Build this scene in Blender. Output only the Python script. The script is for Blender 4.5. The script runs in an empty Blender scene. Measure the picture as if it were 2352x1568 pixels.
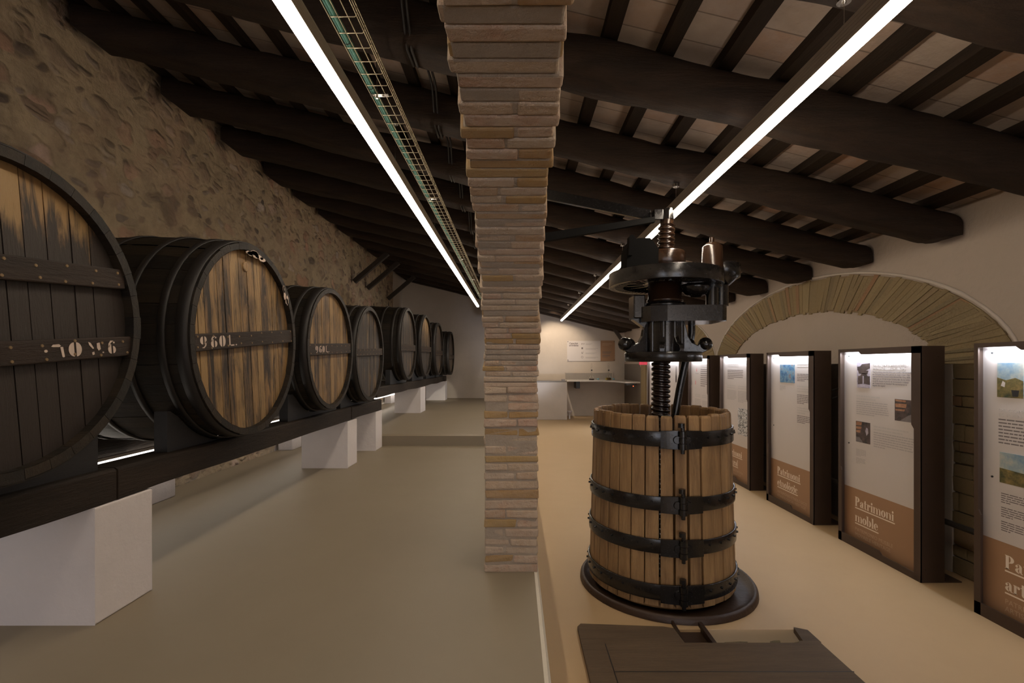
import bpy, math, random
from mathutils import Vector, Matrix, noise
random.seed(7)
PI = math.pi
S = bpy.context.scene
C = S.collection

# ------------------------------------------------------------------ camera, world, lights, exposure
cam = bpy.data.cameras.new('camera'); cam.lens = 17.0; cam.sensor_width = 36.0
cam.shift_x = -7 / 2352; cam.shift_y = 52 / 2352; cam.clip_start = 0.05
camo = bpy.data.objects.new('camera', cam); C.objects.link(camo)
camo.location = (0, 0, 1.6); camo.rotation_euler = (PI / 2, 0, 0)
S.camera = camo
W = bpy.data.worlds.new('world'); S.world = W; W.use_nodes = True
W.node_tree.nodes['Background'].inputs[0].default_value = (0.80, 0.86, 1.0, 1)
W.node_tree.nodes['Background'].inputs[1].default_value = 1.2
S.view_settings.view_transform = 'Standard'; S.view_settings.look = 'None'
S.view_settings.exposure = 1.35; S.view_settings.gamma = 1.0; S.view_settings.use_curve_mapping = False
LED_L, LED_R, LED_P, GLOW_U = 12.5, 16.0, 5.0, 3.0

def area(name, loc, rot, sx, sy, power, col):
    l = bpy.data.lights.new(name, 'AREA'); l.shape = 'RECTANGLE'; l.size = sx; l.size_y = sy
    l.energy = power; l.color = col; l.specular_factor = 0.12 if 'doorway' in name else 1.0
    o = bpy.data.objects.new(name, l); C.objects.link(o); o.location = loc; o.rotation_euler = rot
    return o
def spot(name, loc, tgt, power, col, ang=70, blend=0.7, size=0.05):
    l = bpy.data.lights.new(name, 'SPOT'); l.energy = power; l.color = col
    l.spot_size = math.radians(ang); l.spot_blend = blend; l.shadow_soft_size = size
    o = bpy.data.objects.new(name, l); C.objects.link(o); o.location = loc
    d = Vector(tgt) - Vector(loc); o.rotation_euler = d.to_track_quat('-Z', 'Y').to_euler()
    return o
# added fill lights behind the camera, in front of the rear openings
area('doorway_daylight', (2.4, -6.6, 1.3), (PI / 2, 0, PI), 3.2, 2.8, 260, (1.0, 0.92, 0.83))
area('doorway_daylight', (-2.4, -6.6, 1.7), (PI / 2, 0, PI), 3.0, 2.8, 170, (0.95, 0.93, 0.95))
# weak upward fill added above the two linear lamps for the ceiling
area('ceiling_fill', (-1.215, 8.2, 3.64), (PI, 0, 0), 0.08, 15.0, 4, (1.0, 0.88, 0.74))
area('ceiling_fill', (1.585, 8.5, 3.22), (PI, 0, 0), 0.07, 15.6, 5, (1.0, 0.88, 0.76))
# picture lights on the far wall
spot('wall_spot', (1.2, 17.2, 3.6), (1.7, 18.98, 1.9), 110, (1.0, 0.82, 0.62), 75)
spot('wall_spot', (0.5, 15.5, 0.6), (0.6, 18.98, 2.6), 40, (0.75, 0.82, 1.0), 80)
spot('daylight_far', (-0.4, 13.0, 3.3), (-2.9, 18.2, 0.5), 120, (1.0, 0.93, 0.75), 16, 0.3)

# ------------------------------------------------------------------ materials
MATS = {}
class N:
    """tiny node builder"""
    def __init__(s, name):
        s.m = bpy.data.materials.new(name); s.m.use_nodes = True
        s.t = s.m.node_tree; s.b = s.t.nodes['Principled BSDF']; MATS[name] = s.m
        s.tc = s.t.nodes.new('ShaderNodeTexCoord')
    def n(s, kind, **kw):
        x = s.t.nodes.new(kind)
        for k, v in kw.items():
            if k.startswith('i_'):
                key = k[2:]; key = int(key) if key.isdigit() else key.replace('_', ' ')
                s.set(x.inputs[key], v)
            else: setattr(x, k, v)
        return x
    def set(s, sock, v):
        if isinstance(v, bpy.types.NodeSocket): s.t.links.new(v, sock)
        else: sock.default_value = v
    def coord(s, scale=(1, 1, 1), gen='Object', loc=(0, 0, 0)):
        mp = s.n('ShaderNodeMapping'); s.t.links.new(s.tc.outputs[gen], mp.inputs[0])
        mp.inputs['Scale'].default_value = scale; mp.inputs['Location'].default_value = loc
        return mp.outputs[0]
    def noise(s, scale=5, detail=4, rough=0.6, vec=None, dist=0.0):
        x = s.n('ShaderNodeTexNoise'); x.inputs['Scale'].default_value = scale
        x.inputs['Detail'].default_value = detail; x.inputs['Roughness'].default_value = rough
        x.inputs['Distortion'].default_value = dist
        s.t.links.new(vec if vec else s.coord(), x.inputs['Vector']); return x.outputs[0]
    def ramp(s, f, stops):
        r = s.n('ShaderNodeValToRGB'); s.t.links.new(f, r.inputs[0]); e = r.color_ramp.elements
        while len(e) < len(stops): e.new(0.5)
        for i, (p, c) in enumerate(stops):
            e[i].position = p; e[i].color = (c, c, c, 1) if isinstance(c, (int, float)) else (*c, 1)
        return r.outputs[0]
    def mix(s, f, a, b, blend='MIX'):
        x = s.n('ShaderNodeMix', data_type='RGBA', blend_type=blend)
        s.set(x.inputs[0], f)
        for k, v in ((6, a), (7, b)):
            if isinstance(v, tuple): v = (*v, 1)
            s.set(x.inputs[k], v)
        return x.outputs[2]
    def math(s, op, a, b=0.0, c=0.0):
        x = s.n('ShaderNodeMath', operation=op); s.set(x.inputs[0], a); s.set(x.inputs[1], b); s.set(x.inputs[2], c)
        return x.outputs[0]
    def island(s): return s.n('ShaderNodeNewGeometry').outputs['Random Per Island']
    def out(s, col, rough=0.6, metal=0.0, bump=None, bs=0.3, bd=0.02, spec=None):
        s.set(s.b.inputs['Base Color'], (*col, 1) if isinstance(col, tuple) else col)
        s.set(s.b.inputs['Roughness'], rough); s.set(s.b.inputs['Metallic'], metal)
        if spec is not None: s.b.inputs['Specular IOR Level'].default_value = spec
        if bump is not None:
            x = s.n('ShaderNodeBump'); x.inputs['Strength'].default_value = bs; x.inputs['Distance'].default_value = bd
            s.t.links.new(bump, x.inputs['Height']); s.t.links.new(x.outputs[0], s.b.inputs['Normal'])
        return s.m
def plain(name, col, rough=0.6, metal=0.0, var=0.12, sc=6, bs=0.15):
    a = N(name); f = a.noise(sc, 4)
    c = a.mix(f, tuple(max(0, x * (1 - var)) for x in col), tuple(min(1, x * (1 + var)) for x in col))
    return a.out(c, rough, metal, a.noise(sc * 8, 3), bs, 0.004)
def emit(name, col, st):
    a = N(name); a.out(col, 0.5); a.b.inputs['Emission Color'].default_value = (*col, 1)
    a.b.inputs['Emission Strength'].default_value = st; return a.m

# plaster walls
def plaster(name, col, bs=0.35):
    a = N(name); f = a.noise(1.3, 6, 0.65); g = a.noise(14, 5)
    c = a.mix(a.ramp(f, [(0.35, 0.0), (0.7, 1.0)]), col, tuple(x * 0.90 for x in col))
    return a.out(c, 0.85, 0, a.math('ADD', g, a.math('MULTIPLY', f, 3.0)), bs, 0.02)
plaster('plaster_white', (0.50, 0.43, 0.36)); plaster('plaster_pier', (0.66, 0.615, 0.61), 0.22)
plaster('plaster_dado', (0.24, 0.20, 0.16)); plaster('kerb', (0.66, 0.60, 0.50))
# right wall: pale above, darker taupe below
a = N('wall_two_tone'); sep = a.n('ShaderNodeSeparateXYZ'); a.t.links.new(a.tc.outputs['Object'], sep.inputs[0])
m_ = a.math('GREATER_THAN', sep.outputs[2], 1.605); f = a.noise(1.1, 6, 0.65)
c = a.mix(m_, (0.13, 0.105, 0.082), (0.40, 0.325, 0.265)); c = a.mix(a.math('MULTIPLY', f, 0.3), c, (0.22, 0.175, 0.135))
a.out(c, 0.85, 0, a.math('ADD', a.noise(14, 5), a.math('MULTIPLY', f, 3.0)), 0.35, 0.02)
# rubble wall
a = N('rubble_stone'); v = a.coord((1, 0.85, 1.2))
w = a.noise(2.2, 3, 0.5, v); wv = a.n('ShaderNodeMixRGB') if False else None
vm = a.n('ShaderNodeVectorMath', operation='MULTIPLY_ADD')
nz = a.n('ShaderNodeTexNoise'); a.t.links.new(v, nz.inputs['Vector']); nz.inputs['Scale'].default_value = 3.0
a.t.links.new(nz.outputs[1], vm.inputs[0]); vm.inputs[1].default_value = (0.35, 0.35, 0.35); a.t.links.new(v, vm.inputs[2])
def vor(a, vec, sc, feat='F1'):
    x = a.n('ShaderNodeTexVoronoi', feature=feat); a.t.links.new(vec, x.inputs['Vector']); x.inputs['Scale'].default_value = sc; return x
v1 = vor(a, vm.outputs[0], 3.2); v2 = vor(a, vm.outputs[0], 6.2)
s1 = a.ramp(v1.outputs['Distance'], [(0.34, 1.0), (0.46, 0.0)]); s2 = a.ramp(v2.outputs['Distance'], [(0.28, 1.0), (0.40, 0.0)])
r1 = a.n('ShaderNodeSeparateXYZ'); a.t.links.new(v1.outputs['Color'], r1.inputs[0])
r2 = a.n('ShaderNodeSeparateXYZ'); a.t.links.new(v2.outputs['Color'], r2.inputs[0])
cs1 = a.ramp(r1.outputs[0], [(0.0, (0.13, 0.095, 0.075)), (0.3, (0.36, 0.25, 0.17)), (0.5, (0.60, 0.33, 0.22)), (0.7, (0.66, 0.56, 0.48)), (0.85, (0.30, 0.23, 0.19)), (1.0, (0.09, 0.07, 0.065))])
cs2 = a.ramp(r2.outputs[1], [(0.0, (0.09, 0.07, 0.06)), (0.25, (0.30, 0.20, 0.14)), (0.5, (0.48, 0.36, 0.24)), (0.7, (0.55, 0.43, 0.33)), (1.0, (0.20, 0.16, 0.14))])
mort = a.mix(a.noise(1.0, 5), (0.56, 0.42, 0.25), (0.44, 0.34, 0.23))
patch = a.ramp(a.noise(0.8, 4, 0.6), [(0.36, 0.55), (0.55, 1.0)])
c = a.mix(a.math('MULTIPLY', s2, a.math('MULTIPLY', patch, a.math('GREATER_THAN', r2.outputs[0], 0.35))), mort, cs2)
c = a.mix(a.math('MULTIPLY', s1, a.math('MULTIPLY', patch, a.math('GREATER_THAN', r1.outputs[1], 0.32))), c, cs1)
rim = a.ramp(v1.outputs['Distance'], [(0.38, 0.0), (0.44, 1.0), (0.52, 0.0)]); c = a.mix(a.math('MULTIPLY', a.math('MULTIPLY', rim, a.ramp(a.noise(4, 3), [(0.45, 0.0), (0.6, 0.4)])), a.math('GREATER_THAN', r1.outputs[1], 0.32)), c, (0.10, 0.07, 0.045))  # ring darkens the colour for the shade along stone edges
c = a.mix(a.math('MULTIPLY', a.noise(9, 5, 0.7), 0.6), c, (0.12, 0.088, 0.055)); c = a.mix(a.ramp(a.noise(2.6, 6, 0.7), [(0.45, 0.0), (0.66, 0.42)]), c, (0.13, 0.09, 0.06)); c = a.mix(a.ramp(a.noise(1.1, 4, 0.6, a.coord((1, 1, 1), 'Object', (5, 3, 1))), [(0.5, 0.0), (0.7, 0.4)]), c, (0.42, 0.25, 0.17))
b1 = a.ramp(v1.outputs['Distance'], [(0.08, 1.0), (0.50, 0.0)]); b2 = a.ramp(v2.outputs['Distance'], [(0.08, 1.0), (0.45, 0.0)])
b1 = a.math('MULTIPLY', b1, a.math('GREATER_THAN', r1.outputs[1], 0.32))
h = a.math('ADD', a.math('ADD', a.math('MULTIPLY', b1, 1.2), a.math('MULTIPLY', s1, 0.6)), a.math('ADD', a.math('ADD', b2, a.math('MULTIPLY', s2, 0.3)), a.math('MULTIPLY', a.noise(10, 6, 0.7), 1.2)))
a.out(c, 0.9, 0, h, 0.75, 0.05)
# brickwork of pillar and arch
a = N('brickwork'); isl = a.island()
bc = a.ramp(isl, [(0.0, (0.47, 0.38, 0.27)), (0.30, (0.50, 0.33, 0.21)), (0.45, (0.48, 0.30, 0.22)), (0.6, (0.51, 0.42, 0.32)), (0.72, (0.46, 0.27, 0.18)), (0.80, (0.34, 0.19, 0.055)), (1.0, (0.38, 0.24, 0.08))])
mk = a.math('MULTIPLY', a.ramp(a.noise(5.5, 6, 0.7), [(0.33, 0.0), (0.55, 1.0)]), a.ramp(isl, [(0.76, 1.0), (0.80, 0.25)]))
c = a.mix(a.math('MULTIPLY', mk, 0.78), bc, (0.50, 0.40, 0.30)); c = a.mix(a.math('MULTIPLY', a.noise(26, 5, 0.7), 0.5), c, (0.27, 0.18, 0.11))
a.out(c, 0.92, 0, a.math('ADD', a.noise(22, 7, 0.7), a.math('MULTIPLY', mk, 0.6)), 0.7, 0.014)
a = N('mortar'); a.out(a.mix(a.noise(9, 6, 0.7), (0.30, 0.235, 0.175), (0.47, 0.385, 0.30)), 0.95, 0, a.noise(25, 7, 0.75), 0.9, 0.02)
# stone of the side-wall arches
a = N('arch_stone'); isl = a.island()
bc = a.ramp(isl, [(0.0, (0.31, 0.22, 0.10)), (0.4, (0.25, 0.18, 0.09)), (0.7, (0.34, 0.25, 0.125)), (0.88, (0.17, 0.13, 0.07)), (0.95, (0.33, 0.16, 0.075)), (1.0, (0.32, 0.24, 0.13))])
c = a.mix(a.math('MULTIPLY', a.noise(7, 6, 0.7), 0.6), bc, (0.24, 0.18, 0.10))
a.out(c, 0.9, 0, a.noise(15, 7, 0.75), 0.9, 0.03)
# floors
def floorm(name, c1, c2, ro):
    a = N(name); f = a.noise(0.55, 5, 0.6, None, 0.6); g = a.noise(3.0, 6, 0.7)
    c = a.mix(f, c1, c2); c = a.mix(a.math('MULTIPLY', g, 0.25), c, tuple(x * 0.7 for x in c1))
    return a.out(c, ro, 0, a.noise(2.5, 3), 0.08, 0.02, 0.35)
floorm('floor_grey', (0.235, 0.19, 0.132), (0.285, 0.232, 0.165), 0.5)
floorm('floor_ochre', (0.46, 0.315, 0.17), (0.53, 0.37, 0.205), 0.5)
# timber
def timber(name, dark, light, amt=0.5, stretch=(1, 12, 12), ro=0.62, bs=0.6):
    a = N(name); v = a.coord(stretch)
    f = a.noise(1.4, 6, 0.7, v, 0.4); g = a.noise(7, 5, 0.75, v)
    isl = a.island()
    k = a.math('ADD', a.math('MULTIPLY', f, 0.7), a.math('MULTIPLY', isl, 0.3))
    c = a.mix(a.ramp(k, [(0.5 - amt * 0.35, 0.0), (0.85 - amt * 0.2, 1.0)]), dark, light)
    c = a.mix(a.math('MULTIPLY', g, 0.4), c, tuple(x * 0.45 for x in dark))
    return a.out(c, ro, 0, a.math('ADD', g, f), bs, 0.012)
timber('beam_wood', (0.009, 0.006, 0.0045), (0.052, 0.029, 0.016), 0.25, (1, 9, 9), 0.7, 1.0); MATS['beam_wood'].node_tree.nodes['Principled BSDF'].inputs['Specular IOR Level'].default_value = 0.25
timber('joist_wood', (0.014, 0.009, 0.006), (0.045, 0.027, 0.015), 0.4, (10, 1, 10), 0.7); MATS['joist_wood'].node_tree.nodes['Principled BSDF'].inputs['Specular IOR Level'].default_value = 0.2
timber('rail_wood', (0.018, 0.012, 0.008), (0.060, 0.038, 0.025), 0.4, (10, 1, 10), 0.65); MATS['rail_wood'].node_tree.nodes['Principled BSDF'].inputs['Specular IOR Level'].default_value = 0.25
timber('hull_wood', (0.009, 0.007, 0.005), (0.040, 0.026, 0.014), 0.3, (1, 8, 8), 0.55); MATS['hull_wood'].node_tree.nodes['Principled BSDF'].inputs['Specular IOR Level'].default_value = 0.3
timber('brace_wood', (0.022, 0.014, 0.008), (0.05, 0.032, 0.019), 0.5, (8, 8, 2), 0.7)
timber('batten_wood', (0.016, 0.010, 0.007), (0.055, 0.030, 0.019), 0.5, (8, 1, 8), 0.6); MATS['batten_wood'].node_tree.nodes['Principled BSDF'].inputs['Specular IOR Level'].default_value = 0.3
timber('saddle_wood', (0.016, 0.016, 0.018), (0.026, 0.025, 0.027), 0.5, (4, 1, 4), 0.75, 0.25)
timber('press_stave', (0.15, 0.075, 0.028), (0.72, 0.44, 0.19), 0.62, (7, 7, 0.8), 0.55)
timber('hatch_wood', (0.060, 0.037, 0.019), (0.15, 0.095, 0.050), 0.5, (1, 9, 9), 0.7)
def headm(name, amt, tone=1.0, top=None):
    a = N(name); v = a.coord((1, 7, 0.9)); isl = a.island()
    f = a.noise(2.3, 8, 0.72, v, 0.8); g = a.noise(9, 6, 0.8, v); q = a.noise(2.2, 4, 0.6)
    k = a.math('ADD', a.math('MULTIPLY', f, 0.78), a.math('ADD', a.math('MULTIPLY', isl, 0.13), a.math('MULTIPLY', q, 0.22)))
    if top is not None:
        sp = a.n('ShaderNodeSeparateXYZ'); a.t.links.new(a.tc.outputs['Object'], sp.inputs[0])
        zz = a.math('ADD', sp.outputs[2], a.math('MULTIPLY', a.noise(2.5, 3, 0.6, a.coord((1, 5, 1))), 0.5))
        k = a.math('ADD', k, a.math('MULTIPLY', a.math('SUBTRACT', zz, top), 0.9 if top > 1.2 else 0.25))
    st = a.ramp(k, [(amt - 0.10, 0.0), (amt + 0.07, 1.0)])
    lt = a.mix(isl, tuple(x * tone for x in (0.50, 0.275, 0.095)), tuple(x * tone for x in (0.66, 0.42, 0.17)))
    lt = a.mix(a.math('MULTIPLY', g, 0.6), lt, (0.18, 0.10, 0.045))
    c = a.mix(st, (0.022, 0.015, 0.011), lt)
    return a.out(c, 0.55, 0, a.math('ADD', g, f), 0.5, 0.01)
headm('head_dark', 0.83, 0.5, 1.30); headm('head_gold', 0.57, 0.56); headm('head_gold_even', 0.54, 0.5)
headm('head_brown', 0.66, 0.26); headm('head_grey', 0.66, 0.24)
headm('head_top_gold', 0.64, 0.5, 1.15)
# metals etc
a = N('black_iron'); g = a.noise(55, 4, 0.7)
a.out(a.mix(a.noise(6, 4), (0.006, 0.0055, 0.0055), (0.014, 0.012, 0.011)), a.ramp(g, [(0.3, 0.14), (0.7, 0.30)]), 0.0, g, 0.16, 0.003, 0.6)
a = N('oily_iron'); g = a.noise(40, 4, 0.7)
a.out(a.mix(a.noise(8, 4), (0.022, 0.010, 0.006), (0.055, 0.026, 0.012)), 0.22, 0.15, g, 0.35, 0.004, 0.8)
a = N('dark_oiled_iron'); g = a.noise(40, 4, 0.7)
a.out(a.mix(a.noise(8, 4), (0.008, 0.004, 0.003), (0.022, 0.011, 0.006)), 0.2, 0.0, g, 0.25, 0.004, 0.7)
a = N('rusty_tray'); a.out(a.mix(a.noise(5, 6, 0.7), (0.022, 0.012, 0.008), (0.065, 0.035, 0.020)), 0.45, 0.2, a.noise(18, 5), 0.5, 0.01)
a = N('hoop_iron'); a.out(a.mix(a.noise(5, 5), (0.010, 0.009, 0.009), (0.026, 0.021, 0.018)), 0.55, 0.2, a.noise(30, 5), 0.4, 0.006)
plain('corten', (0.060, 0.036, 0.024), 0.5, 0.25, 0.25, 3)
plain('corten_lit', (0.085, 0.052, 0.036), 0.5, 0.25, 0.25, 3)
plain('poster_white', (0.56, 0.505, 0.47), 0.5, 0, 0.02, 2, 0.0)
plain('poster_brown', (0.33, 0.185, 0.10), 0.5, 0, 0.04, 2, 0.0)
plain('ink_cream', (0.78, 0.66, 0.54), 0.6, 0, 0.02, 2, 0.0); plain('ink_tan', (0.46, 0.31, 0.20), 0.6, 0, 0.02, 2, 0.0)
plain('ink_black', (0.16, 0.13, 0.125), 0.6, 0, 0.02, 2, 0.0); plain('ink_grey', (0.42, 0.38, 0.36), 0.6, 0, 0.02, 2, 0.0)
plain('ink_heading', (0.50, 0.46, 0.43), 0.6, 0, 0.02, 2, 0.0)
plain('paint_white', (0.55, 0.44, 0.37), 0.8, 0, 0.25, 14)
plain('bolt_brass', (0.25, 0.17, 0.09), 0.45, 0.6); plain('galvanised', (0.62, 0.54, 0.38), 0.28, 0.9, 0.1)
plain('chrome', (0.6, 0.58, 0.55), 0.2, 1.0, 0.05); plain('housing', (0.30, 0.26, 0.22), 0.45, 0.3)
plain('cable_green', (0.10, 0.30, 0.245), 0.5, 0, 0.2, 9); plain('cable_black', (0.02, 0.017, 0.015), 0.5)
plain('counter_marble', (0.60, 0.55, 0.50), 0.3, 0, 0.1, 4); plain('splash_grey', (0.27, 0.24, 0.21), 0.5, 0, 0.1, 4)
plain('device_black', (0.02, 0.02, 0.02), 0.4); plain('matt_black', (0.006, 0.0055, 0.005), 0.85, 0, 0.2, 8); MATS['matt_black'].node_tree.nodes['Principled BSDF'].inputs['Specular IOR Level'].default_value = 0.1; plain('pic_blue', (0.05, 0.16, 0.30), 0.5, 0, 0.9, 9, 0)
plain('rubber_blue', (0.20, 0.42, 0.52), 0.4); plain('sticker_red', (0.75, 0.05, 0.09), 0.5)
plain('rail_metal', (0.05, 0.045, 0.04), 0.4, 0.6); plain('yellow', (0.6, 0.5, 0.08), 0.5)
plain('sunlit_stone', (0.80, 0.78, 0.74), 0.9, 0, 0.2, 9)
def picm(name, stops, sc, det=4):
    a = N(name); return a.out(a.ramp(a.noise(sc, det, 0.7), stops), 0.5)
picm('pic_portrait', [(0.3, (0.02, 0.03, 0.09)), (0.45, (0.05, 0.15, 0.28)), (0.58, (0.16, 0.27, 0.33)), (0.72, (0.22, 0.05, 0.03))], 12)
picm('pic_sky', [(0.3, (0.13, 0.24, 0.34)), (0.5, (0.30, 0.36, 0.36)), (0.7, (0.55, 0.48, 0.36))], 7)
picm('pic_field', [(0.3, (0.03, 0.045, 0.02)), (0.5, (0.14, 0.11, 0.035)), (0.7, (0.26, 0.18, 0.06))], 16)
picm('pic_comic', [(0.42, 0.06), (0.5, 0.45), (0.6, 0.62)], 42, 2)
picm('pic_dark', [(0.3, (0.02, 0.015, 0.015)), (0.6, (0.09, 0.06, 0.05)), (0.75, (0.2, 0.15, 0.13))], 14)
picm('pic_floor', [(0.3, (0.12, 0.10, 0.10)), (0.7, (0.22, 0.19, 0.18))], 14)
picm('pic_wood', [(0.3, (0.25, 0.10, 0.05)), (0.7, (0.45, 0.24, 0.13))], 30)
picm('pic_pale', [(0.3, (0.28, 0.24, 0.30)), (0.7, (0.5, 0.45, 0.5))], 30)
emit('led_left', (1.0, 0.86, 0.69), LED_L); emit('led_right', (1.0, 0.86, 0.69), LED_R)
emit('led_panel', (0.82, 0.88, 1.0), LED_P); emit('glow_under', (1.0, 0.90, 0.78), GLOW_U); emit('red_lamp', (1.0, 0.1, 0.03), 2.0)
a = N('clear_glass'); a.out((0.95, 0.95, 0.95), 0.03); a.b.inputs['Transmission Weight'].default_value = 1.0; a.b.inputs['IOR'].default_value = 1.3
plain('wine_dark', (0.03, 0.012, 0.01), 0.2); plain('wine_amber', (0.30, 0.17, 0.03), 0.3)
# terracotta ceiling tiles between joists
a = N('ceiling_tile'); br = a.n('ShaderNodeTexBrick'); v = a.coord((1, 1, 1), 'Object', (0, 0, 0))
a.t.links.new(v, br.inputs['Vector']); br.offset = 0.0; br.squash = 1.0
for k, x in (('Scale', 1.0), ('Mortar Size', 0.006), ('Mortar Smooth', 0.3), ('Bias', 0.0), ('Brick Width', 0.42), ('Row Height', 0.27)): br.inputs[k].default_value = x
br.inputs['Color1'].default_value = (0.0, 0, 0, 1); br.inputs['Color2'].default_value = (1, 1, 1, 1); br.inputs['Mortar'].default_value = (0.5, 0.5, 0.5, 1)
a.t.links.new(a.coord((1, 1, 1), 'Object', (-0.26, 0.1, 0)), br.inputs['Vector'])
tc_ = a.ramp(br.outputs[0], [(0.0, (0.42, 0.33, 0.27)), (0.35, (0.47, 0.385, 0.31)), (0.6, (0.41, 0.27, 0.20)), (0.8, (0.45, 0.37, 0.30)), (1.0, (0.47, 0.26, 0.16))])
c = a.mix(a.ramp(a.noise(3.2, 6, 0.7), [(0.4, 0.0), (0.65, 0.7)]), tc_, (0.46, 0.38, 0.33)); c = a.mix(a.math('MULTIPLY', a.noise(7, 5), 0.55), c, (0.20, 0.14, 0.10))
c = a.mix(a.math('MULTIPLY', br.outputs[1], 0.8), c, (0.16, 0.12, 0.10))
a.out(c, 0.9, 0, a.math('SUBTRACT', a.noise(12, 5), a.math('MULTIPLY', br.outputs[1], 1.5)), 0.5, 0.02)

# ------------------------------------------------------------------ mesh helpers
class MB:
    def __init__(s): s.v = []; s.f = []; s.sm = []; s.mi = []; s.m = 0
    def add(s, vs, fs, smooth=False):
        b = len(s.v); s.v += [tuple(p) for p in vs]
        for q in fs: s.f.append(tuple(b + i for i in q)); s.sm.append(smooth); s.mi.append(s.m)
    def box(s, a, b, M=None, ch=0.0):
        x0, y0, z0 = a; x1, y1, z1 = b
        vs = [Vector((x, y, z)) for z in (z0, z1) for y in (y0, y1) for x in (x0, x1)]
        if M is not None: vs = [M @ p for p in vs]
        s.add(vs, [(0, 2, 3, 1), (4, 5, 7, 6), (0, 1, 5, 4), (2, 6, 7, 3), (0, 4, 6, 2), (1, 3, 7, 5)])
    def jbox(s, a, b, j, M=None):
        vs = [Vector((x + random.uniform(-j, j), y + random.uniform(-j, j), z + random.uniform(-j, j))) for z in (a[2], b[2]) for y in (a[1], b[1]) for x in (a[0], b[0])]
        if M is not None: vs = [M @ p for p in vs]
        s.add(vs, [(0, 2, 3, 1), (4, 5, 7, 6), (0, 1, 5, 4), (2, 6, 7, 3), (0, 4, 6, 2), (1, 3, 7, 5)])
    def cyl(s, p0, p1, r0, r1=None, n=16, caps=True):
        r1 = r0 if r1 is None else r1
        p0 = Vector(p0); p1 = Vector(p1); d = (p1 - p0).normalized()
        u = d.orthogonal().normalized(); w = d.cross(u)
        vs = []
        for p, r in ((p0, r0), (p1, r1)):
            vs += [p + (u * math.cos(2 * PI * i / n) + w * math.sin(2 * PI * i / n)) * r for i in range(n)]
        s.add(vs, [(i, (i + 1) % n, n + (i + 1) % n, n + i) for i in range(n)], True)
        if caps:
            s.add(vs[:n], [tuple(range(n - 1, -1, -1))]); s.add(vs[n:], [tuple(range(n))])
    def tube(s, pts, r, n=8):
        pts = [Vector(p) for p in pts]; rings = []
        u = None
        for i, p in enumerate(pts):
            d = (pts[min(i + 1, len(pts) - 1)] - pts[max(i - 1, 0)]).normalized()
            u = d.orthogonal().normalized() if u is None else (u - d * u.dot(d)).normalized()
            w = d.cross(u)
            rr = r[i] if isinstance(r, (list, tuple)) else r
            rings.append([p + (u * math.cos(2 * PI * k / n) + w * math.sin(2 * PI * k / n)) * rr for k in range(n)])
        vs = [q for R in rings for q in R]
        fs = [(j * n + k, j * n + (k + 1) % n, (j + 1) * n + (k + 1) % n, (j + 1) * n + k) for j in range(len(pts) - 1) for k in range(n)]
        s.add(vs, fs, True); s.add(rings[0], [tuple(range(n - 1, -1, -1))]); s.add(rings[-1], [tuple(range(n))])
    def lathe(s, prof, c=(0, 0, 0), axis='z', n=32, smooth=True, closed=False):
        """prof: list of (radius, height)"""
        c = Vector(c); vs = []
        for r, h in prof:
            for i in range(n):
                t = 2 * PI * i / n; a_, b_ = r * math.cos(t), r * math.sin(t)
                vs.append(c + (Vector((a_, b_, h)) if axis == 'z' else Vector((h, a_, b_)) if axis == 'x' else Vector((b_, h, a_))))
        m = len(prof); fs = []
        for j in range(m if closed else m - 1):
            j2 = (j + 1) % m
            fs += [(j * n + i, j * n + (i + 1) % n, j2 * n + (i + 1) % n, j2 * n + i) for i in range(n)]
        s.add(vs, fs, smooth)
    def ball(s, c, r, n=10, sc=(1, 1, 1)):
        c = Vector(c); vs = []; m = n // 2 + 1
        for j in range(m + 1):
            ph = PI * j / m
            for i in range(n):
                t = 2 * PI * i / n
                vs.append(c + Vector((r * sc[0] * math.sin(ph) * math.cos(t), r * sc[1] * math.sin(ph) * math.sin(t), r * sc[2] * math.cos(ph))))
        s.add(vs, [(j * n + i, (j + 1) * n + i, (j + 1) * n + (i + 1) % n, j * n + (i + 1) % n) for j in range(m) for i in range(n)], True)
    def prism(s, poly, lo, hi, plane='xz', smooth=False):
        """poly in the named plane, extruded along the third axis"""
        def P(a_, b_, h): return {'xz': (a_, h, b_), 'yz': (h, a_, b_), 'xy': (a_, b_, h)}[plane]
        n = len(poly); vs = [P(a_, b_, lo) for a_, b_ in poly] + [P(a_, b_, hi) for a_, b_ in poly]
        s.add(vs, [tuple(range(n)), tuple(range(2 * n - 1, n - 1, -1))])
        s.add(vs, [(i, n + i, n + (i + 1) % n, (i + 1) % n) for i in range(n)], smooth)
    def flat(s, poly, w): s.add([(a_, b_, w) for a_, b_ in poly], [tuple(range(len(poly)))])
    def build(s, name, mat, parent=None, bevel=0.0, segs=2, loc=None):
        me = bpy.data.meshes.new(name); me.from_pydata(s.v, [], s.f)
        me.polygons.foreach_set('use_smooth', s.sm); me.polygons.foreach_set('material_index', s.mi); me.update()
        for mm in (mat if isinstance(mat, (list, tuple)) else [mat]): me.materials.append(MATS[mm])
        o = bpy.data.objects.new(name, me); C.objects.link(o)
        if parent: o.parent = parent
        if loc: o.location = loc
        if bevel:
            b = o.modifiers.new('bevel', 'BEVEL'); b.width = bevel; b.segments = segs; b.limit_method = 'ANGLE'; b.angle_limit = 0.7
        return o
def tag(o, label=None, cat=None, group=None, kind=None):
    for k, v in (('label', label), ('category', cat), ('group', group), ('kind', kind)):
        if v: o[k] = v
    return o
def empty(name, loc=(0, 0, 0), label=None, cat=None, group=None, rot=None):
    o = bpy.data.objects.new(name, None); C.objects.link(o); o.location = loc; o.empty_display_size = 0.1
    if rot: o.rotation_euler = rot
    return tag(o, label, cat, group)
def lab(o, t): o['label'] = t; return o
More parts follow.
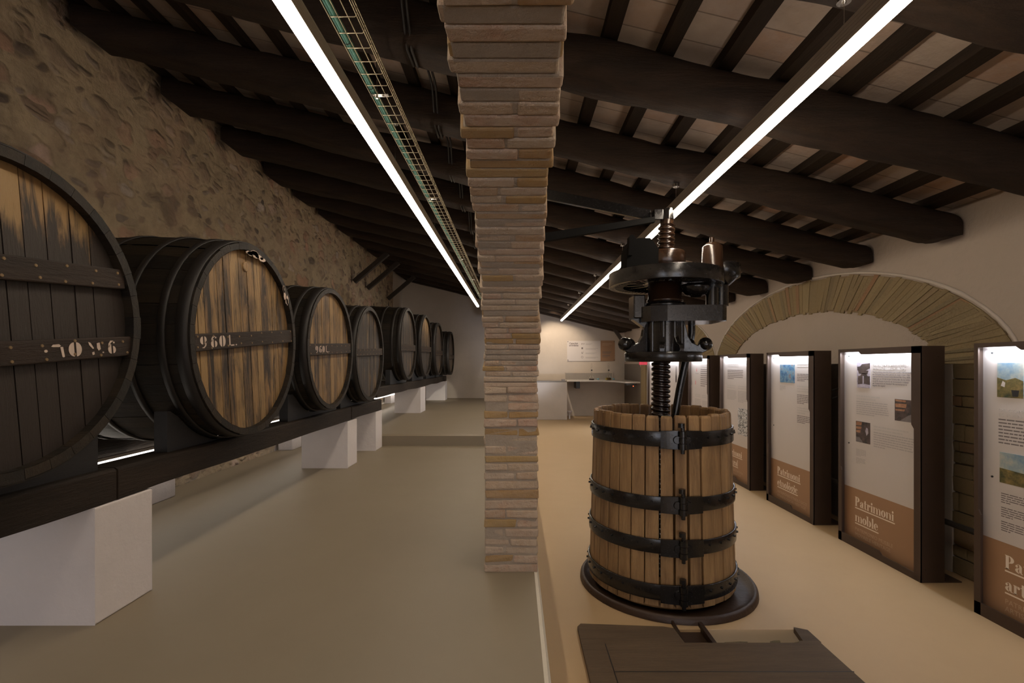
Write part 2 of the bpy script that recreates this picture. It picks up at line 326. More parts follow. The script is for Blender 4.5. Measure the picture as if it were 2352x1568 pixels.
def text(body, size, mat, parent, loc, rot=(0, 0, 0), name='lettering', bold=0.0, width=None, space=1.0, line=1.0):
    cu = bpy.data.curves.new(name, 'FONT'); cu.body = body; cu.size = size; cu.offset = bold; cu.space_line = line
    cu.space_character = space; cu.resolution_u = 2; cu.extrude = 0.0004
    t = bpy.data.objects.new('tmp', cu); C.objects.link(t)
    dg = bpy.context.evaluated_depsgraph_get(); me = bpy.data.meshes.new_from_object(t.evaluated_get(dg))
    bpy.data.objects.remove(t); bpy.data.curves.remove(cu)
    if width:
        w = max((v.co.x for v in me.vertices), default=1)
        for v in me.vertices: v.co.x *= width / w
    me.materials.clear(); me.materials.append(MATS[mat])
    o = bpy.data.objects.new(name, me); C.objects.link(o); o.parent = parent; o.location = loc; o.rotation_euler = rot
    return o

# ------------------------------------------------------------------ room shell
XL, XR, YB, YF = -4.42, 4.30, 19.0, -7.0
RF = -0.43                                   # level of the right-hand floor
def roof(x): return 2.90 + 0.244 * (4.25 - x)   # beam axis height
mb = MB(); mb.box((XL, YF, -0.12), (0.148, 9.5, 0.0)); tag(mb.build('floor', 'floor_grey'), kind='structure')
mb = MB(); n_ = 24
vs = []; fs = []
for i, (y, z) in enumerate(((9.5, -0.1), (9.5, 0.19), (9.56, 0.215), (13.0, 0.27), (19.0, 0.27))):
    vs += [(XL, y, z), (0.148, y, z)]
fs = [(2 * i, 2 * i + 1, 2 * i + 3, 2 * i + 2) for i in range(4)]
mb.add(vs, fs); tag(mb.build('floor', 'floor_grey'), kind='structure')
# right floor with the pit opening
hx0, hx1, hy0, hy1 = 0.50, 2.225, 1.6, 3.70
mb = MB()
for a_, b_ in (((0.185, YF), (XR, hy0)), ((0.185, hy0), (hx0, hy1)), ((hx1, hy0), (XR, hy1)), ((0.185, hy1), (XR, YB))):
    mb.box((a_[0], a_[1], RF - 0.1), (b_[0], b_[1], RF))
tag(mb.build('floor', 'floor_ochre'), kind='structure')
mb = MB()
for i in range(40):                           # rough stone lining of the pit
    zz = RF - 0.09 - 0.12 * (i % 5)
    x0 = hx0 + (i // 5) * 0.22
    mb.jbox((x0, hy1, zz - 0.115), (min(x0 + 0.215, hx1 + 0.05), hy1 + 0.12, zz), 0.012)
for i in range(50):
    zz = RF - 0.09 - 0.12 * (i % 5); y0 = hy0 + (i // 5) * 0.22
    mb.jbox((hx1, y0, zz - 0.115), (hx1 + 0.12, y0 + 0.215, zz), 0.01)
mb.box((hx0 - 0.1, hy0 - 0.1, RF - 0.72), (hx1 + 0.1, hy1 + 0.1, RF - 0.66)); mb.box((hx0 - 0.1, hy0, RF - 0.7), (hx0, hy1, RF - 0.1))
tag(mb.build('trim_2', 'arch_stone', bevel=0.01), kind='structure')
mb = MB(); mb.prism([(0.148, 0.0), (0.170, -0.006), (0.185, -0.03), (0.185, -0.5), (0.148, -0.5)], YF, YB, 'xz')
tag(mb.build('trim_1', 'kerb'), kind='structure')
# left rubble wall: relief mesh
def relief(name, mat, x, y0, y1, zb, zt, ny, nz, amp, sgn):
    mb = MB(); vs = []
    for i in range(ny + 1):
        y = y0 + (y1 - y0) * i / ny
        for j in range(nz + 1):
            z = zb + (zt - zb) * j / nz
            d = noise.noise(Vector((y * 1.6, z * 2.3, x))) * amp + noise.noise(Vector((y * 5, z * 6.5, x))) * amp * 0.6
            vs.append((x + sgn * d, y, z))
    fs = [(i * (nz + 1) + j, (i + 1) * (nz + 1) + j, (i + 1) * (nz + 1) + j + 1, i * (nz + 1) + j + 1) for i in range(ny) for j in range(nz)]
    mb.add(vs, fs, True); return mb.build(name, mat)
tag(relief('wall_left', 'rubble_stone', XL - 0.03, YF, 17.6, -0.3, 5.35, 420, 110, 0.022, 1), kind='structure')
mb = MB(); mb.box((XL - 0.3, 17.6, -0.3), (XL, YB, 5.35)); tag(mb.build('wall_left', 'plaster_white'), kind='structure')
mb = MB(); mb.prism([(XL - 0.4, -0.6), (XR + 0.4, -0.6), (XR + 0.4, roof(XR) + 0.25), (XL - 0.4, roof(XL) + 0.25)], YB, YB + 0.3, 'xz')
tag(mb.build('wall_back', 'plaster_white'), kind='structure')
# right wall with a doorway near the far end
DY0, DY1, DZ = 14.55, 15.55, 1.65
mb = MB()
for y0, y1, z0, z1 in ((YF, DY0, -0.6, roof(XR) + 0.3), (DY1, YB, -0.6, roof(XR) + 0.3), (DY0, DY1, DZ, roof(XR) + 0.3)):
    mb.box((XR, y0, z0), (XR + 0.35, y1, z1))
tag(mb.build('wall_right', 'wall_two_tone'), kind='structure')
mb = MB(); mb.jbox((XR - 0.03, DY1, RF), (XR + 0.34, DY1 + 0.10, DZ), 0.004)
tag(mb.build('trim_3', 'sunlit_stone'), kind='structure')
area('far_door_daylight', (XR + 0.6, 14.7, 0.7), (0, PI / 2, 0.9), 1.6, 1.0, 60, (0.95, 0.97, 1.0))
# unseen rear wall; door and window openings added to let sky light in
mb = MB()
for x0, x1, z0, z1 in ((XL, -3.8, -.6, 5.4), (-1.0, 0.9, -.6, 4.6), (4.0, XR, -.6, 3.6), (-3.8, -1.0, 3.2, 5.3), (0.9, 4.0, 2.6, 4.2), (-3.8, -1.0, -0.6, 0.2)):
    mb.box((x0, YF - 0.3, z0), (x1, YF, z1))
tag(mb.build('wall_front', 'plaster_white'), kind='structure')
# ceiling of tiles, on the roof slope
CT = 0.245                                    # tile underside above the beam axis
mb = MB(); x0, x1 = XL - 0.3, XR + 0.3
mb.prism([(x0, roof(x0) + CT), (x1, roof(x1) + CT), (x1, roof(x1) + CT + 0.1), (x0, roof(x0) + CT + 0.1)], YF - 0.3, YB + 0.3, 'xz')
tag(mb.build('ceiling', 'ceiling_tile'), kind='structure')
# eaves filler on top of the right wall and wall over the arcade
mb = MB(); mb.box((-0.235, 3.9, 2.85), (0.175, YB, roof(0) + 0.1)); mb.box((-0.235, YF, 2.85), (0.175, 3.9, roof(0) + 0.1))
for ya, yb, fn in ((-1.42, 3.72, lambda y: 1.38 + 1.37 * math.sqrt(max(0, 1 - ((y - 1.15) / 2.57) ** 2))), (4.32, 16.7, lambda y: 1.38 + 1.37 * math.sqrt(max(0, 1 - ((y - 10.52) / 6.2) ** 2)))):
    n_ = 80
    for i in range(n_):                       # plastered spandrels over the two arches
        y0 = ya + (yb - ya) * i / n_; y1 = ya + (yb - ya) * (i + 1) / n_
        mb.prism([(y0, fn(y0) + 0.12), (y1, fn(y1) + 0.12), (y1, 2.9), (y0, 2.9)], -0.2335, 0.1735, 'yz')
mb.box((-0.2335, 3.80, 1.6), (0.1735, 4.32, 2.9))
tag(mb.build('wall_middle', 'plaster_white'), kind='structure')

# ------------------------------------------------------------------ arches drawn on the right wall
def ell(cy, a_, zb, b_, t): return (cy + a_ * math.cos(t), zb + b_ * math.sin(t))
def wall_arch(cy, label):
    mb = MB(); n = 104; bt = 0.0
    for i in range(n):
        t0 = PI * i / n; t1 = PI * (i + 1) / n - 0.0016
        o = [ell(cy, 3.1, 1.5, 1.3, t) for t in (t0, t1)]; q = [ell(cy, 2.35, 1.5, 0.85, t) for t in (t0, t1)]
        j = random.uniform(-0.03, 0.03); k = random.uniform(-0.03, 0.03); w = random.uniform(0.0, 0.008)
        poly = [(o[0][0], o[0][1] + j), (o[1][0], o[1][1] + j), (q[1][0], q[1][1] + k), (q[0][0], q[0][1] + k)]
        mb.prism(poly, XR - 0.016 - w, XR - 0.001, 'yz')
    for i in range(40):
        t0 = PI * i / 40; t1 = PI * (i + 1) / 40
        mb.prism([ell(cy, 3.1, 1.5, 1.3, t0), ell(cy, 3.1, 1.5, 1.3, t1), ell(cy, 2.35, 1.5, 0.85, t1), ell(cy, 2.35, 1.5, 0.85, t0)], XR - 0.013, XR - 0.001, 'yz')
    m2 = MB()
    for t_, (A, B) in ((0, (3.115, 1.315)),):
        pts = [Vector((XR - 0.004, *ell(cy, A + 0.02, 1.5, B + 0.02, PI * i / 40))) for i in range(41)]
        m2.tube(pts, [0.012 + 0.012 * random.random() for _ in pts], 6)
    r = empty('stone_arch', (XR, cy, 1.5), label, 'arch', 'stone arches set in the white side wall')
    for x_, nm, mt in ((mb, 'voussoirs', 'arch_stone'), (m2, 'plaster_edge', 'plaster_white')):
        o = x_.build(nm, mt, r, bevel=0.006 if nm == 'voussoirs' else 0); o.location = (-XR, -cy, -1.5)
wall_arch(7.2, 'wide ochre stone relieving arch behind the middle exhibition panels')
wall_arch(13.42, 'further ochre stone arch, partly hidden behind the wine press')
wall_arch(0.98, 'nearest stone arch, only its foot showing at the right edge above the cut-off panel')
def jamb(y0, y1, label):
    mb = MB(); z = RF
    while z < 1.58:
        h = random.uniform(0.09, 0.2); z1 = min(z + h, 1.6); y = y0
        while y < y1 - 0.02:
            ww = min(random.uniform(0.25, 0.6), y1 - y)
            mb.jbox((XR - 0.03, y + 0.004, z + 0.004), (XR - 0.001, y + ww - 0.004, z1 - 0.004), 0.007); y += ww
        z = z1
    r = empty('stone_pier', (XR, (y0 + y1) / 2, RF), label, 'pillar', 'stone piers under the side wall arches')
    o = mb.build('masonry', 'arch_stone', r, bevel=0.012); o.location = (-XR, -(y0 + y1) / 2, -RF)
    m2 = MB(); m2.prism([(y1, RF), (y1 + 0.16, RF), (y1 + 0.2, 0.3), (y1 + 0.15, 0.9), (y1 + 0.2, 1.3), (y1 + 0.26, 1.6), (y1, 1.6)], XR - 0.035, XR - 0.001, 'yz')
    o = m2.build('plaster_edge', 'plaster_white', r, bevel=0.01); o.location = (-XR, -(y0 + y1) / 2, -RF)
jamb(3.45, 4.72, 'rough ochre stone pier between the two nearest exhibition panels')
jamb(9.7, 10.95, 'stone pier behind the third lit panel from the far end, mostly hidden')

# ------------------------------------------------------------------ brick pillar and arch overhead
PX0, PX1, PY0, PY1 = -0.24, 0.18, 3.72, 4.32
def arch_pt(t):   # intrados: ellipse centred y=1.15, springing z=1.38
    return (1.15 + 2.57 * math.cos(t), 1.38 + 1.37 * math.sin(t))
def arch2_pt(t): return (4.32 + 6.2 - 6.2 * math.cos(t), 1.38 + 1.37 * math.sin(t))
pil = empty('brick_pillar', (-0.03, PY0, 0), 'rough plastered brick pillar that curves overhead into an arch between the two bays', 'pillar')
mb = MB(); mb.m = 0
z = -0.01
mb.box((PX0 + 0.008, PY0 + 0.006, -0.02), (PX1 - 0.012, PY1 - 0.02, 1.6))
mb.m = 1; course = 0
while z < 1.40:
    h = random.uniform(0.060, 0.078); e = 0.012 if 1.33 < z else 0
    split = [PX0, PX0 + random.uniform(0.14, 0.26), PX1] if random.random() < 0.8 else [PX0, PX1]
    wob = random.uniform(-0.012, 0.012)
    for a_, b_ in zip(split[:-1], split[1:]):
        mb.jbox((a_ + 0.004 + wob * 0.6, PY0 + random.uniform(-0.008, 0.006) - e, z + 0.003), (b_ - 0.004 + wob * 0.6, PY1 - 0.01, z + h - 0.006), 0.006)
    z += h; course += 1
o = mb.build('shaft', ['mortar', 'brickwork'], pil, bevel=0.010, segs=2); o.location = (0.03, -PY0, 0)
def arch_mesh(fn, t1, n, xw=0.0):
    mb = MB(); T = 0.30
    prev = None
    for i in range(n):
        t = t1 * i / n; tt = t1 * (i + 1) / n
        p0 = Vector(fn(t)); p1 = Vector(fn(tt)); d = (p1 - p0).normalized(); nn = Vector((-d.y, d.x))
        mid = Vector(fn(0.5 * t1 * 0 + (t + tt) / 2))
        cen = Vector((fn(PI / 2)[0], 1.0))
        if nn.dot(mid - cen) < 0: nn = -nn
        off = random.uniform(-0.006, 0.005); wob = random.uniform(-0.014, 0.014)
        # mortar bed
        a0, a1, b1, b0 = p0 + nn * 0.002, p1 + nn * 0.002, p1 + nn * T, p0 + nn * T
        mb.m = 0
        vs = [(x, q.x, q.y) for x in (PX0 + 0.012 + wob * 0.5, PX1 - 0.012 + wob * 0.5) for q in (a0, a1, b1, b0)]
        F = [(0, 1, 2, 3), (7, 6, 5, 4), (0, 4, 5, 1), (1, 5, 6, 2), (2, 6, 7, 3), (3, 7, 4, 0)]
        mb.add(vs, F); mb.m = 1
        split = [PX0, PX0 + random.uniform(0.12, 0.28), PX1] if random.random() < 0.75 else [PX0, PX1]
        g = (p1 - p0) * 0.04
        for c0, c1 in zip(split[:-1], split[1:]):
            oo = off + random.uniform(-0.004, 0.004)
            q = [p0 + g + nn * oo, p1 - g + nn * oo, p1 - g + nn * (T - 0.02), p0 + g + nn * (T - 0.02)]
            e0 = wob + random.uniform(-0.005, 0.005)
            vs = [(x + random.uniform(-0.004, 0.004), r.x + random.uniform(-0.004, 0.004), r.y) for x in (c0 + 0.004 + e0, c1 - 0.004 + e0) for r in q]
            mb.add(vs, F)
    return mb
o = arch_mesh(arch_pt, PI, 104).build('arch', ['mortar', 'brickwork'], pil, bevel=0.010); o.location = (0.03, -PY0, 0)
o = arch_mesh(arch2_pt, PI * 0.62, 110).build('arch', ['mortar', 'brickwork'], pil); o.location = (0.03, -PY0, 0)
# the pillar behind the photographer that carries the other end
p2 = empty('brick_pillar', (-0.03, -2.0, 0), 'brick pillar behind the camera at the other foot of the overhead arch', 'pillar')
mb = MB(); mb.box((PX0 + .01, -2.0, 0), (PX1 - .01, -1.42, 1.45)); o = mb.build('shaft', 'mortar', p2); o.location = (0.03, 2.0, 0)

# ------------------------------------------------------------------ roof beams and joists
ORD = ['first', 'second', 'third', 'fourth', 'fifth', 'sixth', 'seventh', 'eighth', 'ninth', 'tenth', 'eleventh', 'twelfth', 'thirteenth', 'fourteenth', 'fifteenth', 'sixteenth', 'seventeenth', 'eighteenth']
def log_beam(x0, x1, y, r, sq, seed, cut):
    """lofted log: superellipse section, hewn irregularly, underside chamfered at the wall end"""
    mb = MB(); n = 28; m = 90; rings = []; sgn = 1 if x1 > x0 else -1
    nz = lambda a_, b_, c_: noise.noise(Vector((a_, b_, c_)))
    for i in range(m + 1):
        s_ = (i / m) ** 0.9; x = x0 + (x1 - x0) * s_
        zc = roof(x) + 0.035 * nz(x * 0.6, seed * 3.1, 0); yc = y + 0.055 * nz(x * 0.5, seed * 7.7, 5)
        k = 1.0 + 0.13 * nz(x * 0.9, seed * 1.7, 9) + 0.05 * nz(x * 3.1, seed * 2.7, 4)
        ring = []; ed = abs(x1 - x)
        for j in range(n):
            t = 2 * PI * j / n; cx, sx = math.cos(t), math.sin(t); e = 2.0 / sq
            py = math.copysign(abs(cx) ** e, cx); pz = math.copysign(abs(sx) ** e, sx)
            rr = r * k * (1 + 0.09 * nz(x * 1.4, py * 1.9 + seed, pz * 1.9) + 0.035 * nz(x * 7, py * 6 + seed, pz * 6))
            zz = pz * rr; yy = py * rr
            if pz < 0: zz = max(zz, -rr * (0.42 + 0.58 * min(1, ed / cut)))
            if ed < 0.035: yy *= 0.93; zz *= 0.95
            ring.append((x, yc + yy, zc + zz))
        rings.append(ring)
    vs = [p for R in rings for p in R]
    mb.add(vs, [(i * n + j, i * n + (j + 1) % n, (i + 1) * n + (j + 1) % n, (i + 1) * n + j) for i in range(m) for j in range(n)], True)
    mb.add(rings[0], [tuple(range(n - 1, -1, -1))]); mb.add(rings[-1], [tuple(range(n))])
    return mb
RY = [2.33, 3.55, 4.76, 5.92, 7.13, 8.35, 9.55, 10.7, 11.9, 13.1, 14.3, 15.5, 16.7, 17.9, 18.7]
LY = [2.50, 3.70, 4.90, 6.12, 7.32, 8.55, 9.70, 10.85, 12.0, 13.2, 14.4, 15.6, 16.7, 17.8, 18.6]
for i, y in enumerate(RY):
    o = log_beam(0.19, XR - 0.02, y, 0.166 - 0.0012 * i, 2.7, i + 1, 0.26).build('roof_beam', 'beam_wood')
    tag(o, 'blackened round log roof beam over the press bay, the %s from the camera' % ORD[i], 'beam', 'roof beams over the press bay')
for i, y in enumerate(LY):
    o = log_beam(-0.25, XL + 0.05, y, 0.175 - 0.001 * i, 4.0, i + 41, 0.20).build('roof_beam', 'beam_wood')
    tag(o, 'dark roof beam set in the stone wall above the barrels, %s counted from the camera' % ORD[i], 'beam', 'roof beams over the barrel bay')
k = 0
for j in range(-11, 10):
    x = 0.26 + 0.42 * j
    if -0.35 < x < 0.2 or x < XL or x > XR: continue
    mb = MB(); zt = roof(x) + CT + 0.012; nseg = 40
    ys = [-6.9 + (YB + 6.85) * i / nseg for i in range(nseg + 1)]; vs = []
    for y in ys:
        dx = 0.012 * noise.noise(Vector((y * 0.7, j, 0))); dz = 0.008 * noise.noise(Vector((y, j, 3)))
        for a_, b_ in ((-0.052, -0.088), (0.052, -0.088), (0.052, 0.0), (-0.052, 0.0)):
            vs.append((x + a_ + dx, y, zt + b_ + dz * 0.5 - 0.244 * a_))
    fs = [(4 * i + a_, 4 * i + (a_ + 1) % 4, 4 * i + 4 + (a_ + 1) % 4, 4 * i + 4 + a_) for i in range(nseg) for a_ in range(4)]
    mb.add(vs, fs); mb.add(vs[:4], [(3, 2, 1, 0)]); mb.add(vs[-4:], [(0, 1, 2, 3)])
    o = mb.build('ceiling_joist', 'joist_wood')
    if x > 0: L = 'narrow dark joist under the clay tiles of the press bay, %s from the brick arch' % ORD[j]
    else: L = 'narrow dark joist under the clay tiles of the barrel bay, %s from the brick arch' % ORD[-j - 2]
    tag(o, L, 'joist', 'ceiling joists over the press bay' if x > 0 else 'ceiling joists over the barrel bay')
# slanting braces at the far end
def brace(p0, p1, w, label):
    mb = MB(); p0 = Vector(p0); p1 = Vector(p1); d = p1 - p0; L = d.length
    M = Matrix.Translation(p0) @ d.to_track_quat('Z', 'Y').to_matrix().to_4x4()
    mb.box((-w / 2, -w / 2, 0), (w / 2, w / 2, L), M); tag(mb.build('roof_brace', 'brace_wood', bevel=0.006), label, 'brace', 'slanting braces under the roof beams')
for y, t in ((13.2, 'nearest'), (14.4, 'middle'), (16.7, 'furthest')):
    brace((XL + 0.03, y, 3.85), (XL + 0.95, y, roof(XL + 0.95) - 0.16), 0.12, 'slanting wooden strut between stone wall and roof beam above the barrels, the %s of three' % t)
brace((XR - 0.04, 17.9, 2.05), (XR - 0.62, 17.9, roof(XR - 0.62) - 0.15), 0.12, 'slanting wooden strut in the far right corner beside the information board')

# ------------------------------------------------------------------ linear lamps
def lamp(x, z, y0, y1, w, h, mat, label, cabs):
    r = empty('linear_lamp', (x, y0, z), label, 'lamp', 'linear lamps hung from the roof beams')
    L = y1 - y0
    mb = MB(); mb.prism([(-w / 2 - .006, 0.002), (-w / 2 - .006, h), (w / 2 + .006, h), (w / 2 + .006, 0.002), (w / 2, 0.002), (w / 2, 0.012), (-w / 2, 0.012), (-w / 2, 0.002)], 0, L, 'xz')
    for k_ in range(4):
        for sx in (-1, 1): mb.box((sx * (w / 2 + .006) - .002, 0, .025 + k_ * .018), (sx * (w / 2 + .006) + .002, L, .031 + k_ * .018))
    mb.build('housing', 'housing', r)
    mb = MB(); mb.prism([(-w / 2, 0.011), (-w / 2, -0.022), (-w / 2 + .014, -0.034), (w / 2 - .014, -0.034), (w / 2, -0.022), (w / 2, 0.011)], 0.01, L - 0.01, 'xz'); mb.build('diffuser', mat, r)
    for y in cabs:
        mb = MB(); zt = roof(x) - 0.178 - z
        mb.cyl((0, y - y0, h), (0, y - y0, zt), 0.0022, n=6); mb.cyl((0, y - y0, h), (0, y - y0, h + 0.03), 0.010, n=10)
        mb.cyl((0, y - y0, zt - 0.03), (0, y - y0, zt - 0.002), 0.032, n=14); mb.cyl((0, y - y0, zt - 0.04), (0, y - y0, zt), 0.007, 0.02, n=12)
        mb.build('suspension_cable', 'chrome', r)
    return r
LZ, RZ = 3.50, 3.10
lamp(-1.215, LZ, 0.6, 15.8, 0.076, 0.10, 'led_left', 'long glowing linear lamp hanging over the aisle beside the barrels', [2.5, 4.9, 7.32, 9.7, 12.0, 14.4])
lamp(1.585, RZ, 0.6, 16.5, 0.060, 0.10, 'led_right', 'long glowing linear lamp hanging over the press bay, crossing behind the screw', [2.33, 4.76, 7.13, 9.55, 11.9, 14.3])

# ------------------------------------------------------------------ wire cable tray with cables
tx0, tx1, tz = -1.13, -0.96, 3.71
tr = empty('cable_tray', (tx0, 0.7, tz), 'shiny open wire cable tray running beside the left linear lamp', 'cable tray')
mb = MB()
for x, z in ((tx0, tz), (tx0 + 0.055, tz), (tx0 + 0.115, tz), (tx1, tz), (tx1, tz + 0.03), (tx1, tz + 0.06), (tx0, tz + 0.06)):
    mb.cyl((x - tx0, 0, z - tz), (x - tx0, 15.3, z - tz), 0.0033, n=6)
mb.build('long_wires', 'galvanised', tr)
for q in range(100):
    y = 1.05 + 0.145 * q - 0.7
    mb = MB() if q == 0 else mb
    if q == 0:
        mb.tube([(0, 0, 0.062), (0, 0, 0.012), (0.012, 0, -0.003), (0.158, 0, -0.003), (0.17, 0, 0.012), (0.17, 0, 0.062)], 0.0032, 6)
        first = mb.build('cross_wire', 'galvanised', tr); first.location = (0, y, 0)
    else:
        c_ = first.copy(); C.objects.link(c_); c_.parent = tr; c_.location = (0, y, 0)
for y in (3.78, 6.15, 9.7, 12.0, 14.4):
    mb = MB(); mb.cyl((0.05, y - 0.7, -0.01), (0.05, y - 0.7, roof(-1.08) - 0.14 - tz), 0.004, n=8); mb.box((0.0, y - 0.72, -0.012), (0.14, y - 0.68, -0.004))
    mb.cyl((0.05, y - 0.7, -0.035), (0.05, y - 0.7, 0.02), 0.011, n=6); mb.cyl((0.10, y - 0.7, -0.02), (0.10, y - 0.7, 0.01), 0.009, n=6)
    mb.build('hanger_bolt', 'chrome', tr)
mb = MB()
for q, (dx, dz) in enumerate(((0.014, 0.014), (0.032, 0.013), (0.016, 0.033), (0.034, 0.032))):
    pts = [(tx0 + dx + 0.006 * noise.noise(Vector((y, q * 4.0, 0))), y, tz + dz + 0.005 * noise.noise(Vector((y * 1.3, q * 3.0, 7)))) for y in [0.7 + 0.2 * i for i in range(76)]]
    mb.tube(pts, 0.0125, 6)
o = mb.build('cable_bundle', 'cable_green'); tag(o, 'bundle of green cables tied along the left edge of the wire tray', 'cable')
t_ = MB(); t_.lathe([(0.034, -0.004), (0.036, 0), (0.034, 0.004), (0.030, 0)], (tx0 + 0.024, 0, tz + 0.024), 'y', 12, True, True)
t0_ = t_.build('cable_tie', 'cable_black', o); t0_.location = (0, 1.1, 0)
for i in range(1, 28):
    c_ = t0_.copy(); C.objects.link(c_); c_.parent = o; c_.location = (0, 1.1 + 0.52 * i, 0)
for q, (x, nm) in enumerate(((-0.80, 'left'), (-0.765, 'right'))):
    mb = MB(); pts = []
    for i in range(170):
        y = 1.8 + 0.1 * i; near = min(abs(y - b_) for b_ in LY)
        low = roof(x) - 0.19; high = roof(x) + 0.13
        k_ = max(0.0, min(1.0, (near - 0.16) / 0.16)); pts.append((x + 0.012 * math.sin(y * 1.7), y, low + (high - low) * k_ ** 0.7))
    mb.tube(pts, 0.011, 6)
    tag(mb.build('roof_cable', 'cable_black'), 'black cable along the roof beams right of the wire tray, %s of the pair' % nm, 'cable', 'pair of black cables under the roof')
mb = MB(); mb.box((-0.30, 15.9, 3.15), (-0.24, 16.1, 3.4)); mb.cyl((-0.27, 16.0, 3.4), (-0.27, 16.0, 3.7), 0.012)
tag(mb.build('junction_box', 'device_black', bevel=0.005), 'small black box on the arcade wall at the far end of the left lamp', 'junction box')

# ------------------------------------------------------------------ barrels
def half(cx, cy, rx, ry, side, n=10):
    s_ = 1 if side == 'r' else -1
    return [(cx + s_ * rx * math.cos(t), cy + ry * math.sin(t)) for t in [(-PI / 2 + PI * i / n) for i in range(n + 1)]]
def barrel(yc, zc, R, x, head, label, bars, tilt, seed, hullmat='hull_wood', marks=None, length=1.55):
    random.seed(seed)
    r = empty('wine_barrel', (x, yc + R * math.sin(tilt), zc - R * math.cos(tilt)), label, 'barrel', 'row of big old wine barrels on the timber rails', (tilt, 0, 0))
    ns = 36; belly = 1.055; mb = MB(); prof = []
    for i in range(15):
        s_ = i / 14; h = -length * s_; rr = R * (1 + (belly - 1) * math.sin(PI * s_)); prof.append((rr, h))
    for q in range(ns):                          # every stave its own island
        t0 = 2 * PI * q / ns + 0.0015; t1 = 2 * PI * (q + 1) / ns - 0.0015; vs = []
        dj = random.uniform(-0.004, 0.004)
        for rr, h in prof:
            for t in (t0, (t0 + t1) / 2, t1): vs.append((h, (rr + dj) * math.cos(t), R + (rr + dj) * math.sin(t)))
        rin = R - 0.055
        for t in (t0, (t0 + t1) / 2, t1): vs.insert(0, (0, rin * math.cos(t), R + rin * math.sin(t)))
        vs[:3] = vs[:3][::-1]
        for h_ in (1,):
            pass
        m = len(vs) // 3
        fs = [(3 * i + k_, 3 * i + k_ + 1, 3 * i + k_ + 4, 3 * i + k_ + 3) for i in range(m - 1) for k_ in range(2)]
        mb.add(vs, fs, False)
        vv = [(0, rin * math.cos(t), R + rin * math.sin(t)) for t in (t0, t1)] + [(-0.1, rin * math.cos(t), R + rin * math.sin(t)) for t in (t1, t0)]
        mb.add(vv, [(0, 1, 2, 3)])
    mb.lathe([(R - 0.02, -length), (R - 0.02, -length + 0.04), (0.0, -length + 0.04)], (0, 0, R), 'x', 40)
    mb.build('hull', hullmat, r)
    # head planks
    mb = MB(); y = -(R - 0.06); rin = R - 0.056
    while y < rin - 0.01:
        w = min(random.uniform(0.085, 0.15), rin - y)
        a_, b_ = y + 0.003, y + w - 0.003; pts = []
        for t in range(5):
            yy = a_ + (b_ - a_) * t / 4; pts.append((yy, R + math.sqrt(max(0, rin ** 2 - yy ** 2))))
        for t in range(5):
            yy = b_ + (a_ - b_) * t / 4; pts.append((yy, R - math.sqrt(max(0, rin ** 2 - yy ** 2))))
        d = random.uniform(-0.003, 0.003); mb.prism(pts, -0.085, -0.052 + d, 'yz'); y += w
    o = mb.build('head', head, r)
    # iron hoops follow the hull profile
    def rad(h): return R * (1 + (belly - 1) * math.sin(PI * (-h) / length))
    for h0, w in ((-0.012, 0.09), (-0.17, 0.055), (-0.42, 0.05), (-0.78, 0.05), (-1.13, 0.05), (-length + 0.09, 0.08)):
        mb = MB(); h1 = h0 - w
        mb.lathe([(rad(h0) + 0.003, h0), (rad(h0) + 0.013, h0 - 0.003), (rad(h1) + 0.013, h1 + 0.003), (rad(h1) + 0.003, h1)], (0, 0, R), 'x', 56, True, True)
        mb.build('hoop', 'hoop_iron', r)
    for bz, bh in bars:                          # cross battens, world heights
        hz = bz - (zc - R); dz = abs(hz - R) + bh / 2; hw = math.sqrt(max(0.01, (R - 0.03) ** 2 - dz ** 2))
        mb = MB(); mb.box((-0.052, -hw, hz - bh / 2), (-0.012, hw, hz + bh / 2)); b = mb.build('cross_batten', 'batten_wood', r, bevel=0.008)
        nm = None
        for q in range(9):
            yy = -hw + 0.06 + (2 * hw - 0.12) * q / 8
            for s_ in (-1, 1):
                if nm is None:
                    mb = MB(); mb.cyl((0, 0, 0), (0.004, 0, 0), 0.009, 0.007, n=10); nm = c_ = mb.build('nail_head', 'bolt_brass', b)
                else:
                    c_ = nm.copy(); C.objects.link(c_); c_.parent = b
                c_.location = (-0.0125, yy + random.uniform(-.02, .02), hz + s_ * bh * 0.3 + random.uniform(-.012, .012))
    if marks: marks(r, R, zc)
    return r
def letters(polys, r, x, z, y, sc, sv, name='painted_mark'):
    """polys in (u, v) -> faces on the batten front"""
    mb = MB()
    for p in polys:
        vs = [(x, y + a_ * sc, z + b_ * sv) for a_, b_ in p]; mb.add(vs, [tuple(range(len(vs)))])
    return lab(mb.build(name, 'paint_white', r), 'worn white stencilled characters')
def stencil0(u, w=0.62): return [half(u + w * 0.42, 0.5, w * 0.42, 0.5, 'l'), half(u + w * 0.58, 0.5, w * 0.42, 0.5, 'r')]
def st9(u): return [half(u + .24, .66, .24, .34, 'l'), half(u + .36, .66, .2, .34, 'r'), [(u + .45, .6), (u + .56, .6), (u + .5, .2), (u + .3, 0), (u + .12, .05), (u + .3, .12), (u + .42, .3)]]
def st6(u): return [half(u + .24, .36, .24, .36, 'l'), half(u + .36, .30, .2, .28, 'r'), [(u + .02, .5), (u + .12, .5), (u + .2, .8), (u + .42, .98), (u + .2, 1.0), (u + .05, .78)], [(u + .38, .78), (u + .5, .78), (u + .5, .9), (u + .38, .92)]]
def stL(u): return [[(u, 0.06), (u + .12, .06), (u + .12, 1), (u, 1)], [(u + .16, 0), (u + .5, 0), (u + .5, .12), (u + .16, .12)]]
def st7(u): return [[(u, .78), (u + .1, .9), (u + .45, .92), (u + .55, .8), (u + .45, .72), (u + .1, .74)], [(u + .5, .72), (u + .66, .72), (u + .72, .05), (u + .66, 0), (u + .58, .04)]]
